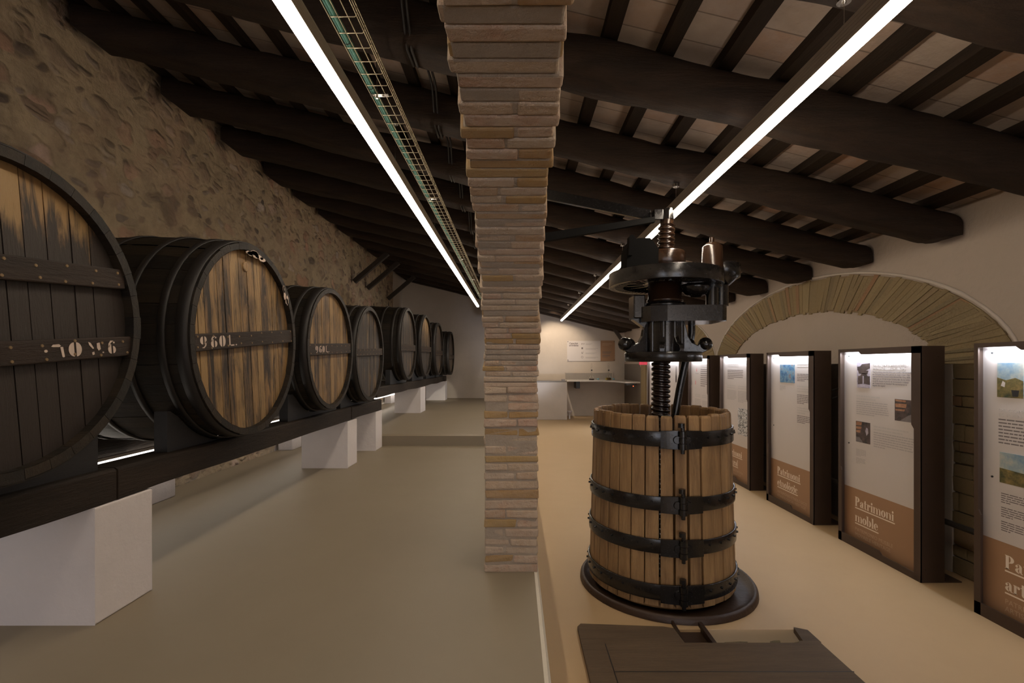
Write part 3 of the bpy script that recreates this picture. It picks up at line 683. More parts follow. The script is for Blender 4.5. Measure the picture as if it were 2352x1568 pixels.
def dot(u, v, r_=.07): return [[(u + r_ * math.cos(t), v + r_ * math.sin(t)) for t in [2 * PI * i / 8 for i in range(8)]]]
def marks1(r, R, zc):
    z = 1.65 - (zc - R) - 0.038
    P = dot(-.55, .5, .1) + st7(-.25) + stencil0(.72, .8) + [[(1.95, .98), (2.1, .9), (2.3, .5), (2.22, .45), (2.0, .75)], [(2.15, .2), (2.3, .25), (2.32, .05), (2.18, 0)]] + \
        [[(2.5, .85), (2.7, .9), (2.75, .4), (2.6, .3), (2.5, .5)], [(2.85, .1), (2.95, .1), (2.95, .2), (2.85, .2)]] + st6(3.25)
    letters(P, r, -0.0105, z, 0.225, 0.100, 0.078)
def marks2(r, R, zc):
    z = 1.83 - (zc - R) - 0.045
    letters(st9(0) + st6(.9) + stencil0(1.65, .6) + stL(2.6) + dot(3.3, .07), r, -0.0105, z, -0.73, 0.145, 0.092)
    mb = MB()
    for q in range(16):
        t = PI / 2 + random.uniform(-0.05, 0.32) if q < 10 else 0.55 + random.uniform(-.12, .12)
        rr = R - 0.06 + random.uniform(-0.035, 0.02); y0, z0 = -rr * math.cos(t) * (-1 if q >= 10 else 1), R + rr * math.sin(t); s_ = random.uniform(.02, .05)
        mb.add([(0.002, y0 + s_ * math.cos(k_ + q) * (1.6 if q < 10 else .6), z0 + s_ * .5 * math.sin(k_ + q) * (1 if q < 10 else 2.4)) for k_ in range(6)], [tuple(range(6))])
    lab(mb.build('paint_splash', 'paint_white', r), 'flaking white paint on the rim')
    mb = MB(); mb.lathe([(0.045, 0), (0.045, 0.012), (0.038, 0.014), (0.0, 0.008)], (-0.055, 0.02, 2 * R - 0.2), 'x', 20); mb.build('bung', 'head_gold', r)
def marks3(r, R, zc):
    z = 1.80 - (zc - R) - 0.04
    letters(st9(0) + st6(.8) + stencil0(1.5, .5) + stL(2.3) + dot(3.0, .07), r, -0.0105, z, -0.54, 0.142, 0.085)
B = [
 (2.30, 1.83, 0.80, -2.40, 'head_dark', 'nearest barrel, cut by the left edge, with 70 in white paint on its batten', [(2.06, 0.12), (1.65, 0.12)], marks1, 5.0),
 (4.43, 1.825, 0.86, -2.40, 'head_gold', 'golden-headed barrel marked 960L with white paint flakes on its rim', [(1.83, 0.135)], marks2, 5.2),
 (6.38, 1.80, 0.785, -2.40, 'head_gold_even', 'evenly golden barrel marked 96, third in the row from the camera', [(1.80, 0.145)], marks3, 2.6),
 (8.07, 1.77, 0.775, -2.40, 'head_brown', 'grey-brown barrel standing last on the nearer rail, fourth in the row', [(1.80, 0.12)], None, 2.0),
 (10.98, 2.06, 0.80, -2.40, 'head_grey', 'barrel first on the raised further rail, with a pale worn batten', [(1.97, 0.15)], None, 1.0),
 (13.15, 2.10, 0.82, -2.40, 'head_top_gold', 'barrel with a gold streak at the top of its head, second on the further rail', [(2.0, 0.15)], None, 1.0),
 (15.10, 2.07, 0.80, -2.36, 'head_grey', 'dark barrel standing second from the far end of the row', [(1.95, 0.15)], None, 1.0),
 (16.95, 1.98, 0.74, -2.22, 'head_brown', 'smallest barrel at the far end of the row, with a pale batten', [(1.85, 0.13)], None, 1.0)]
for i, (yc, zc, R, x, hm, lb, bars, mk_, tl) in enumerate(B):
    barrel(yc, zc, R, x, hm, lb, bars, math.radians(tl), 100 + i, marks=mk_)
random.seed(31)
# ------------------------------------------------------------------ rails, cradles, white piers
def rail(y0, y1, x0, x1, z0, z1, label, joints=()):
    r = empty('timber_rail', (x0, y0, z0), label, 'rail', 'timber rails carrying the barrels')
    cuts = [y0] + list(joints) + [y1]
    for a_, b_ in zip(cuts[:-1], cuts[1:]):
        mb = MB(); m = 24; vs = []
        j0 = random.uniform(-.012, .012)
        for i in range(m + 1):
            y = a_ + 0.006 + (b_ - a_ - 0.012) * i / m; w = 0.012 * noise.noise(Vector((y * 1.1, x0, 2))); e = 0.018 * noise.noise(Vector((y * 0.9, x0, 8)))
            for xx, zz in ((x0, z0 + e), (x1 + w + j0, z0 + e + 0.01), (x1 + w + j0, z1 - 0.012), (x1 + w + j0 - 0.02, z1), (x0, z1)):
                vs.append((xx - x0, y - y0, zz - z0))
        fs = [(5 * i + k_, 5 * i + (k_ + 1) % 5, 5 * i + 5 + (k_ + 1) % 5, 5 * i + 5 + k_) for i in range(m) for k_ in range(5)]
        mb.add(vs, fs); mb.add(vs[:5], [(4, 3, 2, 1, 0)]); mb.add(vs[-5:], [(0, 1, 2, 3, 4)])
        mb.build('beam_length', 'rail_wood', r, bevel=0.008)
rail(0.9, 9.3, -2.80, -2.565, 0.72, 0.93, 'heavy dark timber rail under the four nearest barrels, aisle side', (3.13, 7.60))
rail(9.0, 18.2, -2.81, -2.575, 0.965, 1.165, 'dark timber rail under the four furthest barrels, aisle side', (11.5, 14.2, 16.2))
rail(0.9, 9.3, -4.20, -4.02, 0.66, 0.93, 'dark timber rail along the stone wall behind the four nearest barrels', (5.0,))
rail(9.4, 18.2, -4.20, -4.02, 0.93, 1.165, 'dark timber rail along the stone wall behind the four furthest barrels', (13.5,))
wn = ['nearest barrel marked 70', 'golden barrel marked 960L', 'third barrel', 'fourth barrel', 'fifth barrel', 'sixth barrel', 'seventh barrel', 'small last barrel']
for i, (yc, zc, R, x, *_) in enumerate(B):
    zb = 0.93 if i < 4 else 1.165
    for xs, nm in ((-2.74, 'front'), (-4.14, 'rear')):
        Rn = R * 1.035 + 0.012 if nm == 'front' else R * 1.0 + 0.016
        hw = 0.76 if nm == 'front' else 0.55; top = min(zb + 0.31, zc - 0.1); pts = [(-hw, zb), (-hw, top)]
        for q in range(17):
            yy = -hw + 0.03 + (2 * hw - 0.06) * q / 16; zz = zc - math.sqrt(max(0, Rn ** 2 - yy ** 2))
            pts.append((yy, max(min(zz, top), zb + 0.006)))
        pts += [(hw, top), (hw, zb)]
        mb = MB(); mb.prism([(a_, b_ - zb) for a_, b_ in pts], 0, 0.10, 'yz')
        o = mb.build('barrel_cradle', 'saddle_wood', None, bevel=0.004, loc=(xs, yc, zb))
        tag(o, 'grey-black hollowed %s cradle board under the %s' % (nm, wn[i]), 'cradle', 'cradles between barrels and rails')
for i, (y0, y1, zb) in enumerate(((2.96, 3.425, 0), (7.43, 7.86, 0), (8.93, 9.34, 0), (13.16, 13.86, 0.27), (17.8, 18.3, 0.27))):
    mb = MB(); zt = 0.72 if i < 3 else 0.965
    ws = 9; vs = []
    mb.prism([(-3.28, zb), (-2.57, zb), (-2.572, zb + (zt - zb) * .5), (-2.572, zt), (-3.28, zt)], y0, y1, 'xz')
    L = ['nearest white plastered pier under the rail, cut by the left edge', 'white plastered pier below the third barrel', 'white plastered pier at the end of the nearer rail', 'white plastered pier on the raised floor under the fifth and sixth barrels', 'furthest white pier, lit pale yellow, near the back wall'][i]
    o = mb.build('plastered_pier', 'plaster_pier', bevel=0.012, segs=3); tag(o, L, 'pier', 'white plastered piers on the aisle side')
for i, (y0, y1, zb) in enumerate(((1.6, 2.1, 0), (5.40, 5.87, 0), (8.98, 9.38, 0), (12.6, 13.1, 0.27), (16.3, 16.8, 0.27))):
    mb = MB(); zt = 0.66 if i < 3 else 0.93
    mb.box((XL + 0.02, y0, zb), (-4.10 - 0.02 * i, y1, zt)); L = ['hidden nearest', 'second', 'third', 'fourth', 'fifth'][i]
    tag(mb.build('plastered_pier', 'plaster_pier', bevel=0.012), 'white plastered pier against the stone wall under the rear rail, %s from the camera' % L, 'pier', 'white plastered piers along the stone wall')
r = empty('added_glow_strip', (-3.95, 1.0, 0.70), 'thin glowing strip added under the barrels, standing for the lit wall edge', 'lamp')
mb = MB(); mb.box((-0.04, 0, -0.03), (0.0, 17.0, 0.0)); mb.build('housing', 'housing', r)
mb = MB(); mb.box((-0.035, 0.01, -0.095), (-0.005, 16.9, -0.031)); mb.build('diffuser', 'glow_under', r)  # added glow, face made tall to stand for the lit wall edge

# ------------------------------------------------------------------ wine press
CX, CY = 1.358, 4.54; SX = 1.405
pr = empty('wine_press', (CX, CY, RF), 'large old wine press with a slatted wooden basket and black iron screw head', 'wine press')
def pb(mb, name, mat, bevel=0.0, par=None, **kw):
    o = mb.build(name, mat, par or pr, bevel=bevel, **kw)
    if par is None: o.location = (-CX, -CY, -RF)
    return o
def Rb(z): return 0.606 + (1.18 - z) / 1.55 * 0.042
# tray
mb = MB(); mb.lathe([(0.0, RF + 0.012), (0.68, RF + 0.012), (0.735, RF + 0.02), (0.75, RF + 0.055), (0.77, RF + 0.06), (0.785, RF + 0.04), (0.79, RF + 0.002)], (CX + 0.05, CY, 0), 'z', 64)
mb.prism([(1.235, 3.40), (1.42, 3.40), (1.42, 3.80), (1.235, 3.80)], RF - 0.03, RF - 0.02, 'xy')
mb.box((1.22, 3.42, RF - 0.03), (1.235, 3.80, RF + 0.03)); mb.box((1.42, 3.47, RF - 0.1), (1.45, 3.78, RF + 0.03))
mb.cyl((CX - 0.66, CY - 0.25, RF + 0.02), (CX - 0.66, CY - 0.25, RF + 0.035), 0.04, n=16)
lab(pb(mb, 'juice_tray', 'rusty_tray'), 'rust-brown round iron tray with a spout')
mb = MB(); mb.lathe([(0.0, RF + 0.03), (0.60, RF + 0.03), (0.60, RF + 0.062), (0.0, RF + 0.062)], (CX, CY, 0), 'z', 48); pb(mb, 'basket_floor', 'press_stave')
NS = 34
for i in range(NS):
    th = -PI / 2 - 0.11 + 2 * PI * (i + 0.5) / NS; mb = MB(); vs = []
    gap = 0.010 if i in (0, 1, NS - 1, NS // 2) else 0.0045
    dr = random.uniform(-.004, .004); dzt = random.uniform(-.008, .006)
    for z in (RF + 0.062, 0.3, 1.18 + dzt - 0.02, 1.18 + dzt):
        R_ = Rb(z) + dr; hwid = PI * R_ / NS - gap
        if z > 1.165 + dzt: hwid -= 0.006
        for rr in (R_ - 0.048 + (0.006 if z > 1.165 + dzt else 0), R_ - (0.006 if z > 1.165 + dzt else 0)):
            for s_ in (-1, 1):
                x_ = rr; y_ = s_ * hwid * (rr / R_)
                vs.append((x_ * math.cos(th) - y_ * math.sin(th), x_ * math.sin(th) + y_ * math.cos(th), z - RF))
    F = []
    for k_ in range(3):
        a_ = 4 * k_
        for p, q in ((0, 1), (1, 3), (3, 2), (2, 0)): F.append((a_ + p, a_ + q, a_ + 4 + q, a_ + 4 + p))
    F += [(0, 2, 3, 1), (12, 13, 15, 14)]
    mb.add(vs, F); o = mb.build('stave', 'press_stave', pr, bevel=0.004)
TJ = -PI / 2 - 0.02
for zc, hh in ((0.99, 0.125), (0.467, 0.115), (0.122, 0.115), (-0.245, 0.125)):
    Rr = Rb(zc) + 0.006; mb = MB()
    mb.lathe([(Rr, zc - hh / 2), (Rr + 0.016, zc - hh / 2), (Rr + 0.016, zc + hh / 2), (Rr, zc + hh / 2)], (CX, CY, 0), 'z', 72, True, True)
    for i in range(NS):
        th = -PI / 2 - 0.11 + 2 * PI * (i + 0.5) / NS; c_, s_ = math.cos(th), math.sin(th)
        mb.cyl((CX + (Rr + .012) * c_, CY + (Rr + .012) * s_, zc + 0.012), (CX + (Rr + .030) * c_, CY + (Rr + .030) * s_, zc + 0.012), 0.012, 0.009, n=8)
    # joint lugs and knuckles, front and back
    for tj in (TJ, TJ + PI):
        for a0, a1 in ((-0.26, -0.03), (0.05, 0.26)):
            vs = []; m = 6
            for i in range(m + 1):
                t = tj + a0 + (a1 - a0) * i / m; fl = 1.0 - 0.35 * abs((i / m) - (1 if a0 < 0 else 0))
                for rr, zz in ((Rr + 0.012, -hh / 2 - .018 * fl), (Rr + 0.032, -hh / 2 - .018 * fl), (Rr + 0.032, hh / 2 + .012 * fl), (Rr + 0.012, hh / 2 + .012 * fl)):
                    vs.append((CX + rr * math.cos(t), CY + rr * math.sin(t), zc + zz))
            fs = [(4 * i + k_, 4 * i + (k_ + 1) % 4, 4 * i + 4 + (k_ + 1) % 4, 4 * i + 4 + k_) for i in range(m) for k_ in range(4)]
            mb.add(vs, fs, False); mb.add(vs[:4], [(3, 2, 1, 0)]); mb.add(vs[-4:], [(0, 1, 2, 3)])
    h_ = pb(mb, 'hoop', 'black_iron', 0.003)
    for tj in (TJ, TJ + PI):
        kx, ky = (Rr + 0.045) * math.cos(tj), (Rr + 0.045) * math.sin(tj); mb = MB()
        for q in range(3): mb.cyl((kx, ky, zc - 0.075 + q * 0.05), (kx, ky, zc - 0.075 + q * 0.05 + 0.046), 0.033 - 0.002 * (q % 2), n=16)
        mb.cyl((kx, ky, zc - 0.11), (kx, ky, zc + 0.12), 0.016, n=12); mb.cyl((kx - .01, ky, zc + 0.10), (kx - .01, ky, zc + 0.135), 0.026, n=12)
        for s_ in (-1, 1):
            t = tj + s_ * 0.06; kk = [(Rr + q) for q in (0.02, 0.045)]
            mb.cyl((kk[0] * math.cos(t), kk[0] * math.sin(t), zc), (kk[1] * math.cos(t), kk[1] * math.sin(t), zc), 0.038, 0.03, n=12)
        o = mb.build('hinge', 'black_iron', h_, bevel=0.002); o.location = (CX, CY, 0)
# screw
def screw(z0, z1, r, x0, x1, pitch, mat):
    mb = MB(); n = 18; per = 8; m = int((z1 - z0) / pitch * per); vs = []
    for i in range(m + 1):
        z = z0 + (z1 - z0) * i / m; cx = x0 + (x1 - x0) * i / m
        for j in range(n):
            t = 2 * PI * j / n; ph = ((z - z0) / pitch + j / n) % 1.0
            rr = r * (1.0 if ph < 0.5 else 0.80 if 0.6 < ph < 0.9 else 0.9)
            vs.append((cx + rr * math.cos(t), CY + rr * math.sin(t), z))
    mb.add(vs, [(i * n + j, i * n + (j + 1) % n, (i + 1) * n + (j + 1) % n, (i + 1) * n + j) for i in range(m) for j in range(n)], True)
    mb.add(vs[:n], [tuple(range(n - 1, -1, -1))]); mb.add(vs[-n:], [tuple(range(n))])
    return mb
mb = screw(RF + 0.06, 1.66, 0.087, CX - 0.005, CX + 0.012, 0.046, ''); lab(pb(mb, 'screw', 'dark_oiled_iron'), 'oily brown threaded iron screw')
mb = screw(2.66, 2.90, 0.078, SX + 0.012, SX + 0.018, 0.045, '')
mb.cyl((SX + 0.018, CY, 2.90), (SX + 0.02, CY, 2.965), 0.06, n=20)
lab(pb(mb, 'screw_top', 'oily_iron'), 'upper end of the threaded screw')
mb = MB(); mb.cyl((SX + 0.02, CY, 2.95), (SX + 0.02, CY, 3.03), 0.068, 0.064, n=8); mb.cyl((SX + 0.035, CY, 3.03), (SX + 0.035, CY, 3.06), 0.035, n=12)
mb.box((SX - 0.115, CY - 0.06, 2.94), (SX - 0.03, CY + 0.06, 3.04)); pb(mb, 'top_clamp', 'black_iron', 0.006)
# wheel
mb = MB(); wx = SX
mb.lathe([(0.515, 2.325), (0.515, 2.45), (0.47, 2.455), (0.455, 2.42), (0.455, 2.325)], (wx, CY, 0), 'z', 72, True, True)
mb.lathe([(0.20, 2.35), (0.20, 2.46), (0.10, 2.47), (0.10, 2.35)], (wx, CY, 0), 'z', 40, True, True)
mb.lathe([(0.19, 2.385), (0.47, 2.40), (0.47, 2.425), (0.19, 2.42)], (wx, CY, 0), 'z', 60, False, True)
for i in range(14):
    t = 2 * PI * i / 14; M = Matrix.Translation((wx, CY, 0)) @ Matrix.Rotation(t, 4, 'Z'); mb.box((0.18, -0.016, 2.35), (0.47, 0.016, 2.41), M)
lab(pb(mb, 'gear_wheel', 'black_iron', 0.004), 'heavy black iron wheel with spokes seen from below')
mb = MB()
for i in range(56):
    t = 2 * PI * i / 56; M = Matrix.Translation((wx, CY, 0)) @ Matrix.Rotation(t, 4, 'Z'); mb.box((0.38, -0.010, 2.325), (0.455, 0.010, 2.36), M)
pb(mb, 'teeth', 'black_iron')
mb = MB(); mb.lathe([(0.0, 2.45), (0.178, 2.45), (0.178, 2.635), (0.168, 2.648), (0.09, 2.648), (0.0, 2.64)], (wx + 0.01, CY, 0), 'z', 40); lab(pb(mb, 'collar', 'oily_iron'), 'greasy bronze-brown collar round the screw')
def px(x, y, d): return ((x - 1183) / 1110.7 * d, 1.6 + (836 - y) / 1110.7 * d)
mb = MB(); d0 = 4.42
poly = [px(x, y, d0) for x, y in ((1438, 620), (1440, 570), (1448, 549), (1457, 552), (1463, 548), (1492, 547), (1500, 556), (1512, 573), (1519, 620))]
mb.prism(poly, CY - 0.14, CY + 0.12, 'xz'); poly = [px(x, y, d0) for x, y in ((1440, 590), (1442, 545), (1450, 543), (1458, 553), (1450, 590))]
mb.prism(poly, CY - 0.19, CY - 0.10, 'xz'); pb(mb, 'lever_socket', 'matt_black', 0.012)
mb = MB(); mb.lathe([(0.0, 2.70), (0.055, 2.70), (0.088, 2.665), (0.095, 2.47), (0.10, 2.455), (0.0, 2.455)], (1.795, CY - 0.14, 0), 'z', 28)
mb.cyl((1.79, CY - 0.14, 2.69), (1.79, CY - 0.14, 2.75), 0.024, 0.02, n=10); lab(pb(mb, 'drive_pin', 'oily_iron'), 'domed upright pin with a small nipple on top')
mb = MB(); mb.lathe([(0.0, 2.34), (0.06, 2.36), (0.13, 2.42), (0.165, 2.44), (0.17, 2.56), (0.16, 2.575), (0.0, 2.58)], (2.02, CY + 0.18, 0), 'z', 32); mb.cyl((1.99, CY + 0.15, 2.16), (1.99, CY + 0.15, 2.36), 0.075, n=20)
pb(mb, 'winding_drum', 'black_iron')
mb = MB(); mb.cyl((1.80, CY - 0.12, 2.08), (1.80, CY - 0.12, 2.46), 0.055, n=20); mb.cyl((1.80, CY - 0.12, 2.30), (1.80, CY - 0.12, 2.345), 0.085, n=20)
mb.lathe([(0.05, 2.22), (0.10, 2.24), (0.13, 2.30), (0.13, 2.33), (0.05, 2.33)], (1.66, CY - 0.1, 0), 'z', 20, True, True); pb(mb, 'drive_shaft', 'black_iron')
mb = MB(); mb.lathe([(0.10, 2.36), (0.152, 2.36), (0.152, 2.21), (0.165, 2.20), (0.165, 2.18), (0.10, 2.18)], (SX, CY, 0), 'z', 36); lab(pb(mb, 'hub_sleeve', 'oily_iron'), 'brown greased sleeve below the wheel')
mb = MB(); mb.lathe([(0.0, 2.35), (0.145, 2.35), (0.145, 2.20), (0.150, 2.175), (0.19, 2.165), (0.20, 2.14), (0.175, 2.115), (0.13, 2.10), (0.125, 1.72), (0.0, 1.72)], (SX, CY, 0), 'z', 40); pb(mb, 'nut_body', 'black_iron')
mb = MB()
poly = [(1.16, CY - 0.10), (1.22, CY - 0.2), (1.35, CY - 0.26), (1.84, CY - 0.28), (1.885, CY - 0.24), (1.885, CY + 0.12), (1.80, CY + 0.2), (1.35, CY + 0.24), (1.2, CY + 0.18)]
mb.prism(poly, 1.985, 2.125, 'xy'); mb.box((1.09, CY - 0.10, 2.02), (1.2, CY + 0.1, 2.24)); mb.prism([(1.09, 2.02), (1.2, 1.94), (1.27, 1.94), (1.27, 2.15), (1.12, 2.2)], CY - .05, CY + .05, 'xz')
lab(pb(mb, 'yoke_arm', 'black_iron', 0.012), 'thick flat black iron arm')
# bell frame with four curled feet
mb = MB()
mb.lathe([(0.175, 2.0), (0.178, 1.70)], (SX - 0.01, CY, 0), 'z', 32)
for i in range(10):
    t = 2 * PI * i / 10; mb.cyl((SX - .01 + .165 * math.cos(t), CY + .165 * math.sin(t), 1.70), (SX - .01 + .165 * math.cos(t), CY + .165 * math.sin(t), 2.0), 0.026, n=10)
curve = [(0.10, 1.99), (0.185, 1.985), (0.205, 1.92), (0.215, 1.86), (0.25, 1.80), (0.30, 1.775), (0.33, 1.79), (0.352, 1.835), (0.395, 1.835), (0.42, 1.80), (0.415, 1.755), (0.38, 1.72), (0.33, 1.70), (0.10, 1.70)]
for ang in (186, 166, -8, 26, 250, 290):
    M = Matrix.Translation((SX - 0.01, CY, 0)) @ Matrix.Rotation(math.radians(ang), 4, 'Z'); k_ = 0.85 if ang in (250, 290, 26, 166) else 1.0
    n = len(curve); vs = [M @ Vector((r_ * k_ if r_ > .2 else r_, s_ * 0.032, z_)) for s_ in (-1, 1) for r_, z_ in curve]
    if ang in (250, 290): vs = [M @ Vector((min(r_ * k_, 0.26), s_ * 0.024, z_ if r_ * k_ < .26 else min(z_, 1.74))) for s_ in (-1, 1) for r_, z_ in curve]
    mb.add(vs, [tuple(range(n)), tuple(range(2 * n - 1, n - 1, -1))] + [(i, n + i, n + (i + 1) % n, (i + 1) % n) for i in range(n)])
    if ang not in (250, 290): p = M @ Vector((0.375 * k_, 0, 1.785)); mb.ball(p, 0.064, 14, (1, 1, 1.0))
pb(mb, 'pressure_frame', 'black_iron', 0.006)
mb = MB(); mb.lathe([(0.0, 1.712), (0.345, 1.712), (0.35, 1.70), (0.35, 1.63), (0.343, 1.622), (0.0, 1.622)], (SX - 0.02, CY, 0), 'z', 56); pb(mb, 'pressure_plate', 'black_iron')
mb = MB(); yb = CY + 0.16
mb.tube([(1.715, yb, 2.02), (1.715, yb, 1.90), (1.70, yb, 1.82), (1.67, yb, 1.72), (1.655, yb, 1.62), (1.60, yb, 1.36), (1.545, yb - 0.02, 1.08), (1.52, yb - 0.03, 0.95), (1.50, yb - .03, 0.55)], 0.036, 10); pb(mb, 'lever_bar', 'black_iron')
mb = MB(); mb.ball((CX - .14, CY + .1, 1.36), 0.05, 10); mb.cyl((CX - .14, CY + .1, 1.2), (CX - .14, CY + .1, 1.36), 0.014)
# iron tie bars from the screw head to the arcade wall
def tie(p0, p1, t, h0, h1, label):
    mb = MB(); vs = []
    for p, h in ((p0, h0), (p1, h1)):
        for dy, dz in ((-t / 2, -h / 2), (t / 2, -h / 2), (t / 2, h / 2), (-t / 2, h / 2)): vs.append((p[0], p[1] + dy, p[2] + dz))
    mb.add(vs, [(3, 2, 1, 0), (4, 5, 6, 7), (0, 1, 5, 4), (1, 2, 6, 5), (2, 3, 7, 6), (3, 0, 4, 7)])
    mb.box((p0[0], p0[1] - .08, p0[2] - .11), (p0[0] + .015, p0[1] + .08, p0[2] + .11))
    tag(mb.build('tie_bar', 'black_iron' if 'upper' in label else 'matt_black', bevel=0.004), label, 'iron bar', 'iron tie bars holding the press screw')
tie((0.178, 4.75, 3.29), (SX - 0.12, 4.60, 3.015), 0.04, 0.10, 0.10, 'upper iron tie bar, catching the light, from pillar wall to press screw')
tie((0.182, 3.98, 2.63), (SX - 0.12, 4.46, 2.93), 0.05, 0.075, 0.05, 'lower black iron tie bar from pillar to press screw')

# hatch over the pit
mb = MB(); zt = RF + 0.035
poly = [(0.475, 1.75), (0.475, 3.68), (0.505, 3.722), (1.13, 3.68), (1.20, 3.655), (1.215, 3.465), (2.03, 3.465), (2.05, 3.49), (2.19, 3.49), (2.205, 1.75)]
bw = 0.24; pl = empty('wooden_hatch', (0.475, 1.75, RF), 'dark worn wooden floor hatch in front of the wine press, notched at the spout', 'hatch')
mb.prism(poly, RF + 0.004, zt, 'xy'); o = mb.build('board', 'hatch_wood', pl, bevel=0.006); o.location = (-0.475, -1.75, -RF)
mb = MB(); mb.prism([(2.09, 3.495), (2.215, 3.495), (2.215, 3.66), (2.13, 3.70)], RF - 0.02, RF + 0.02, 'xy'); o = mb.build('corner_block', 'hatch_wood', pl, bevel=0.006); o.location = (-0.475, -1.75, -RF)
mb = MB(); mb.box((0.64, 3.135, zt - 0.002), (2.20, 3.142, zt + 0.0012)); mb.box((0.64, 1.75, zt - 0.002), (0.647, 3.45, zt + 0.0012)); mb.box((0.64, 2.55, zt - .002), (2.20, 2.557, zt + .0012)); o = mb.build('seam', 'cable_black', pl); o.location = (-0.475, -1.75, -RF)

# ------------------------------------------------------------------ fat-face lettering
def Rr(a_, b_, c_, d_): return [(a_, b_), (c_, b_), (c_, d_), (a_, d_)]
def cres(cx, cy, rx, ry, ix, iy, side, t0=-90, t1=90, n=10):
    s_ = 1 if side == 'r' else -1; o = []; q = []
    for i in range(n + 1):
        t = math.radians(t0 + (t1 - t0) * i / n); o.append((cx + s_ * rx * math.cos(t), cy + ry * math.sin(t))); q.append((cx + s_ * ix * math.cos(t), cy + iy * math.sin(t)))
    out = []
    for i in range(n): out.append([o[i], o[i + 1], q[i + 1], q[i]])
    return out
def blob(cx, cy, r_): return [[(cx + r_ * math.cos(2 * PI * i / 10), cy + r_ * math.sin(2 * PI * i / 10)) for i in range(10)]]
def stem(x, h, w=.21, foot=True): return [Rr(x, 0, x + w, h), Rr(x - .06, h - .045, x + .05, h)] + ([Rr(x - .06, 0, x + w + .06, .045)] if foot else [])
def shoulder(x): return cres(x, .36, .24, .29, .04, .24, 'r', 0, 90) + cres(x, .36, .2, .29, .2, .25, 'l', 0, 90) + [Rr(x + .04, 0, x + .24, .36), Rr(x - .02, 0, x + .3, .045)]
G = {
 'P': (.80, stem(.06, 1.0, .26) + cres(.32, .73, .42, .27, .14, .225, 'r')),
 'o': (.70, cres(.33, .32, .33, .335, .10, .29, 'l') + cres(.33, .32, .33, .335, .10, .29, 'r')),
 'n': (.80, stem(.06, .64) + shoulder(.47)), 'm': (1.2, stem(.06, .64) + shoulder(.47) + shoulder(.88)),
 'i': (.36, stem(.06, .64) + blob(.165, .84, .12)), 'l': (.36, stem(.06, 1.0)), 'r': (.58, stem(.06, .64) + cres(.36, .36, .12, .29, .1, .25, 'l', 0, 90) + blob(.43, .53, .11)),
 't': (.48, [Rr(.09, .12, .29, .88), Rr(0, .59, .42, .64)] + cres(.29, .14, .2, .15, .0, .10, 'l', -90, 0) + cres(.29, .14, .14, .15, .10, .11, 'r', -90, 0)),
 'a': (.66, [Rr(.33, .06, .54, .46), Rr(.45, 0, .62, .05)] + cres(.30, .44, .24, .21, .04, .17, 'r', 0, 90) + cres(.30, .44, .2, .21, .17, .18, 'l', 0, 90) + blob(.14, .47, .1) + cres(.34, .18, .32, .19, .10, .15, 'l')),
 'e': (.64, cres(.32, .32, .32, .335, .09, .29, 'l') + cres(.32, .32, .28, .335, .09, .29, 'r', 0, 90) + [Rr(.2, .31, .58, .35)] + cres(.32, .32, .28, .335, .24, .30, 'r', -90, -20)),
 'c': (.60, cres(.32, .32, .32, .335, .09, .29, 'l') + blob(.46, .5, .1) + cres(.32, .32, .24, .335, .21, .30, 'r', -90, -20)),
 'b': (.76, stem(.03, 1.0, .21, False) + cres(.34, .32, .36, .335, .10, .29, 'r')),
 'u': (.80, [Rr(.06, .2, .27, .64), Rr(0, .6, .1, .64), Rr(.47, 0, .68, .64), Rr(.4, .6, .5, .64), Rr(.6, 0, .76, .045)] + cres(.30, .22, .24, .24, .05, .18, 'l', -90, 0) + cres(.30, .22, .2, .24, .17, .2, 'r', -90, 0)),
 'g': (.68, cres(.31, .42, .30, .24, .10, .2, 'l') + cres(.31, .42, .30, .24, .10, .2, 'r') + cres(.32, -.06, .32, .17, .2, .12, 'l') + cres(.32, -.06, .32, .17, .2, .12, 'r') + [Rr(.1, .09, .5, .17)] + blob(.6, .6, .08)),
 's': (.52, cres(.26, .47, .22, .19, .05, .15, 'l') + cres(.24, .18, .24, .19, .06, .15, 'r') + blob(.4, .5, .08) + blob(.09, .13, .08)),
}
G['ò'] = (G['o'][0], G['o'][1] + [[(.12, .95), (.28, .98), (.42, .74), (.38, .72)]]); G['í'] = (.36, stem(.06, .64) + [[(.1, .74), (.2, .74), (.38, .96), (.22, .98)]])
def fat(word, u, v, cap, mb, w, width=None):
    tot = sum(G[ch][0] for ch in word); k_ = cap if width is None else width / tot; x = u
    for ch in word:
        for p in G[ch][1]: mb.flat([(x + a_ * k_, v + b_ * cap) for a_, b_ in p], w)
        x += G[ch][0] * k_
    return x - u

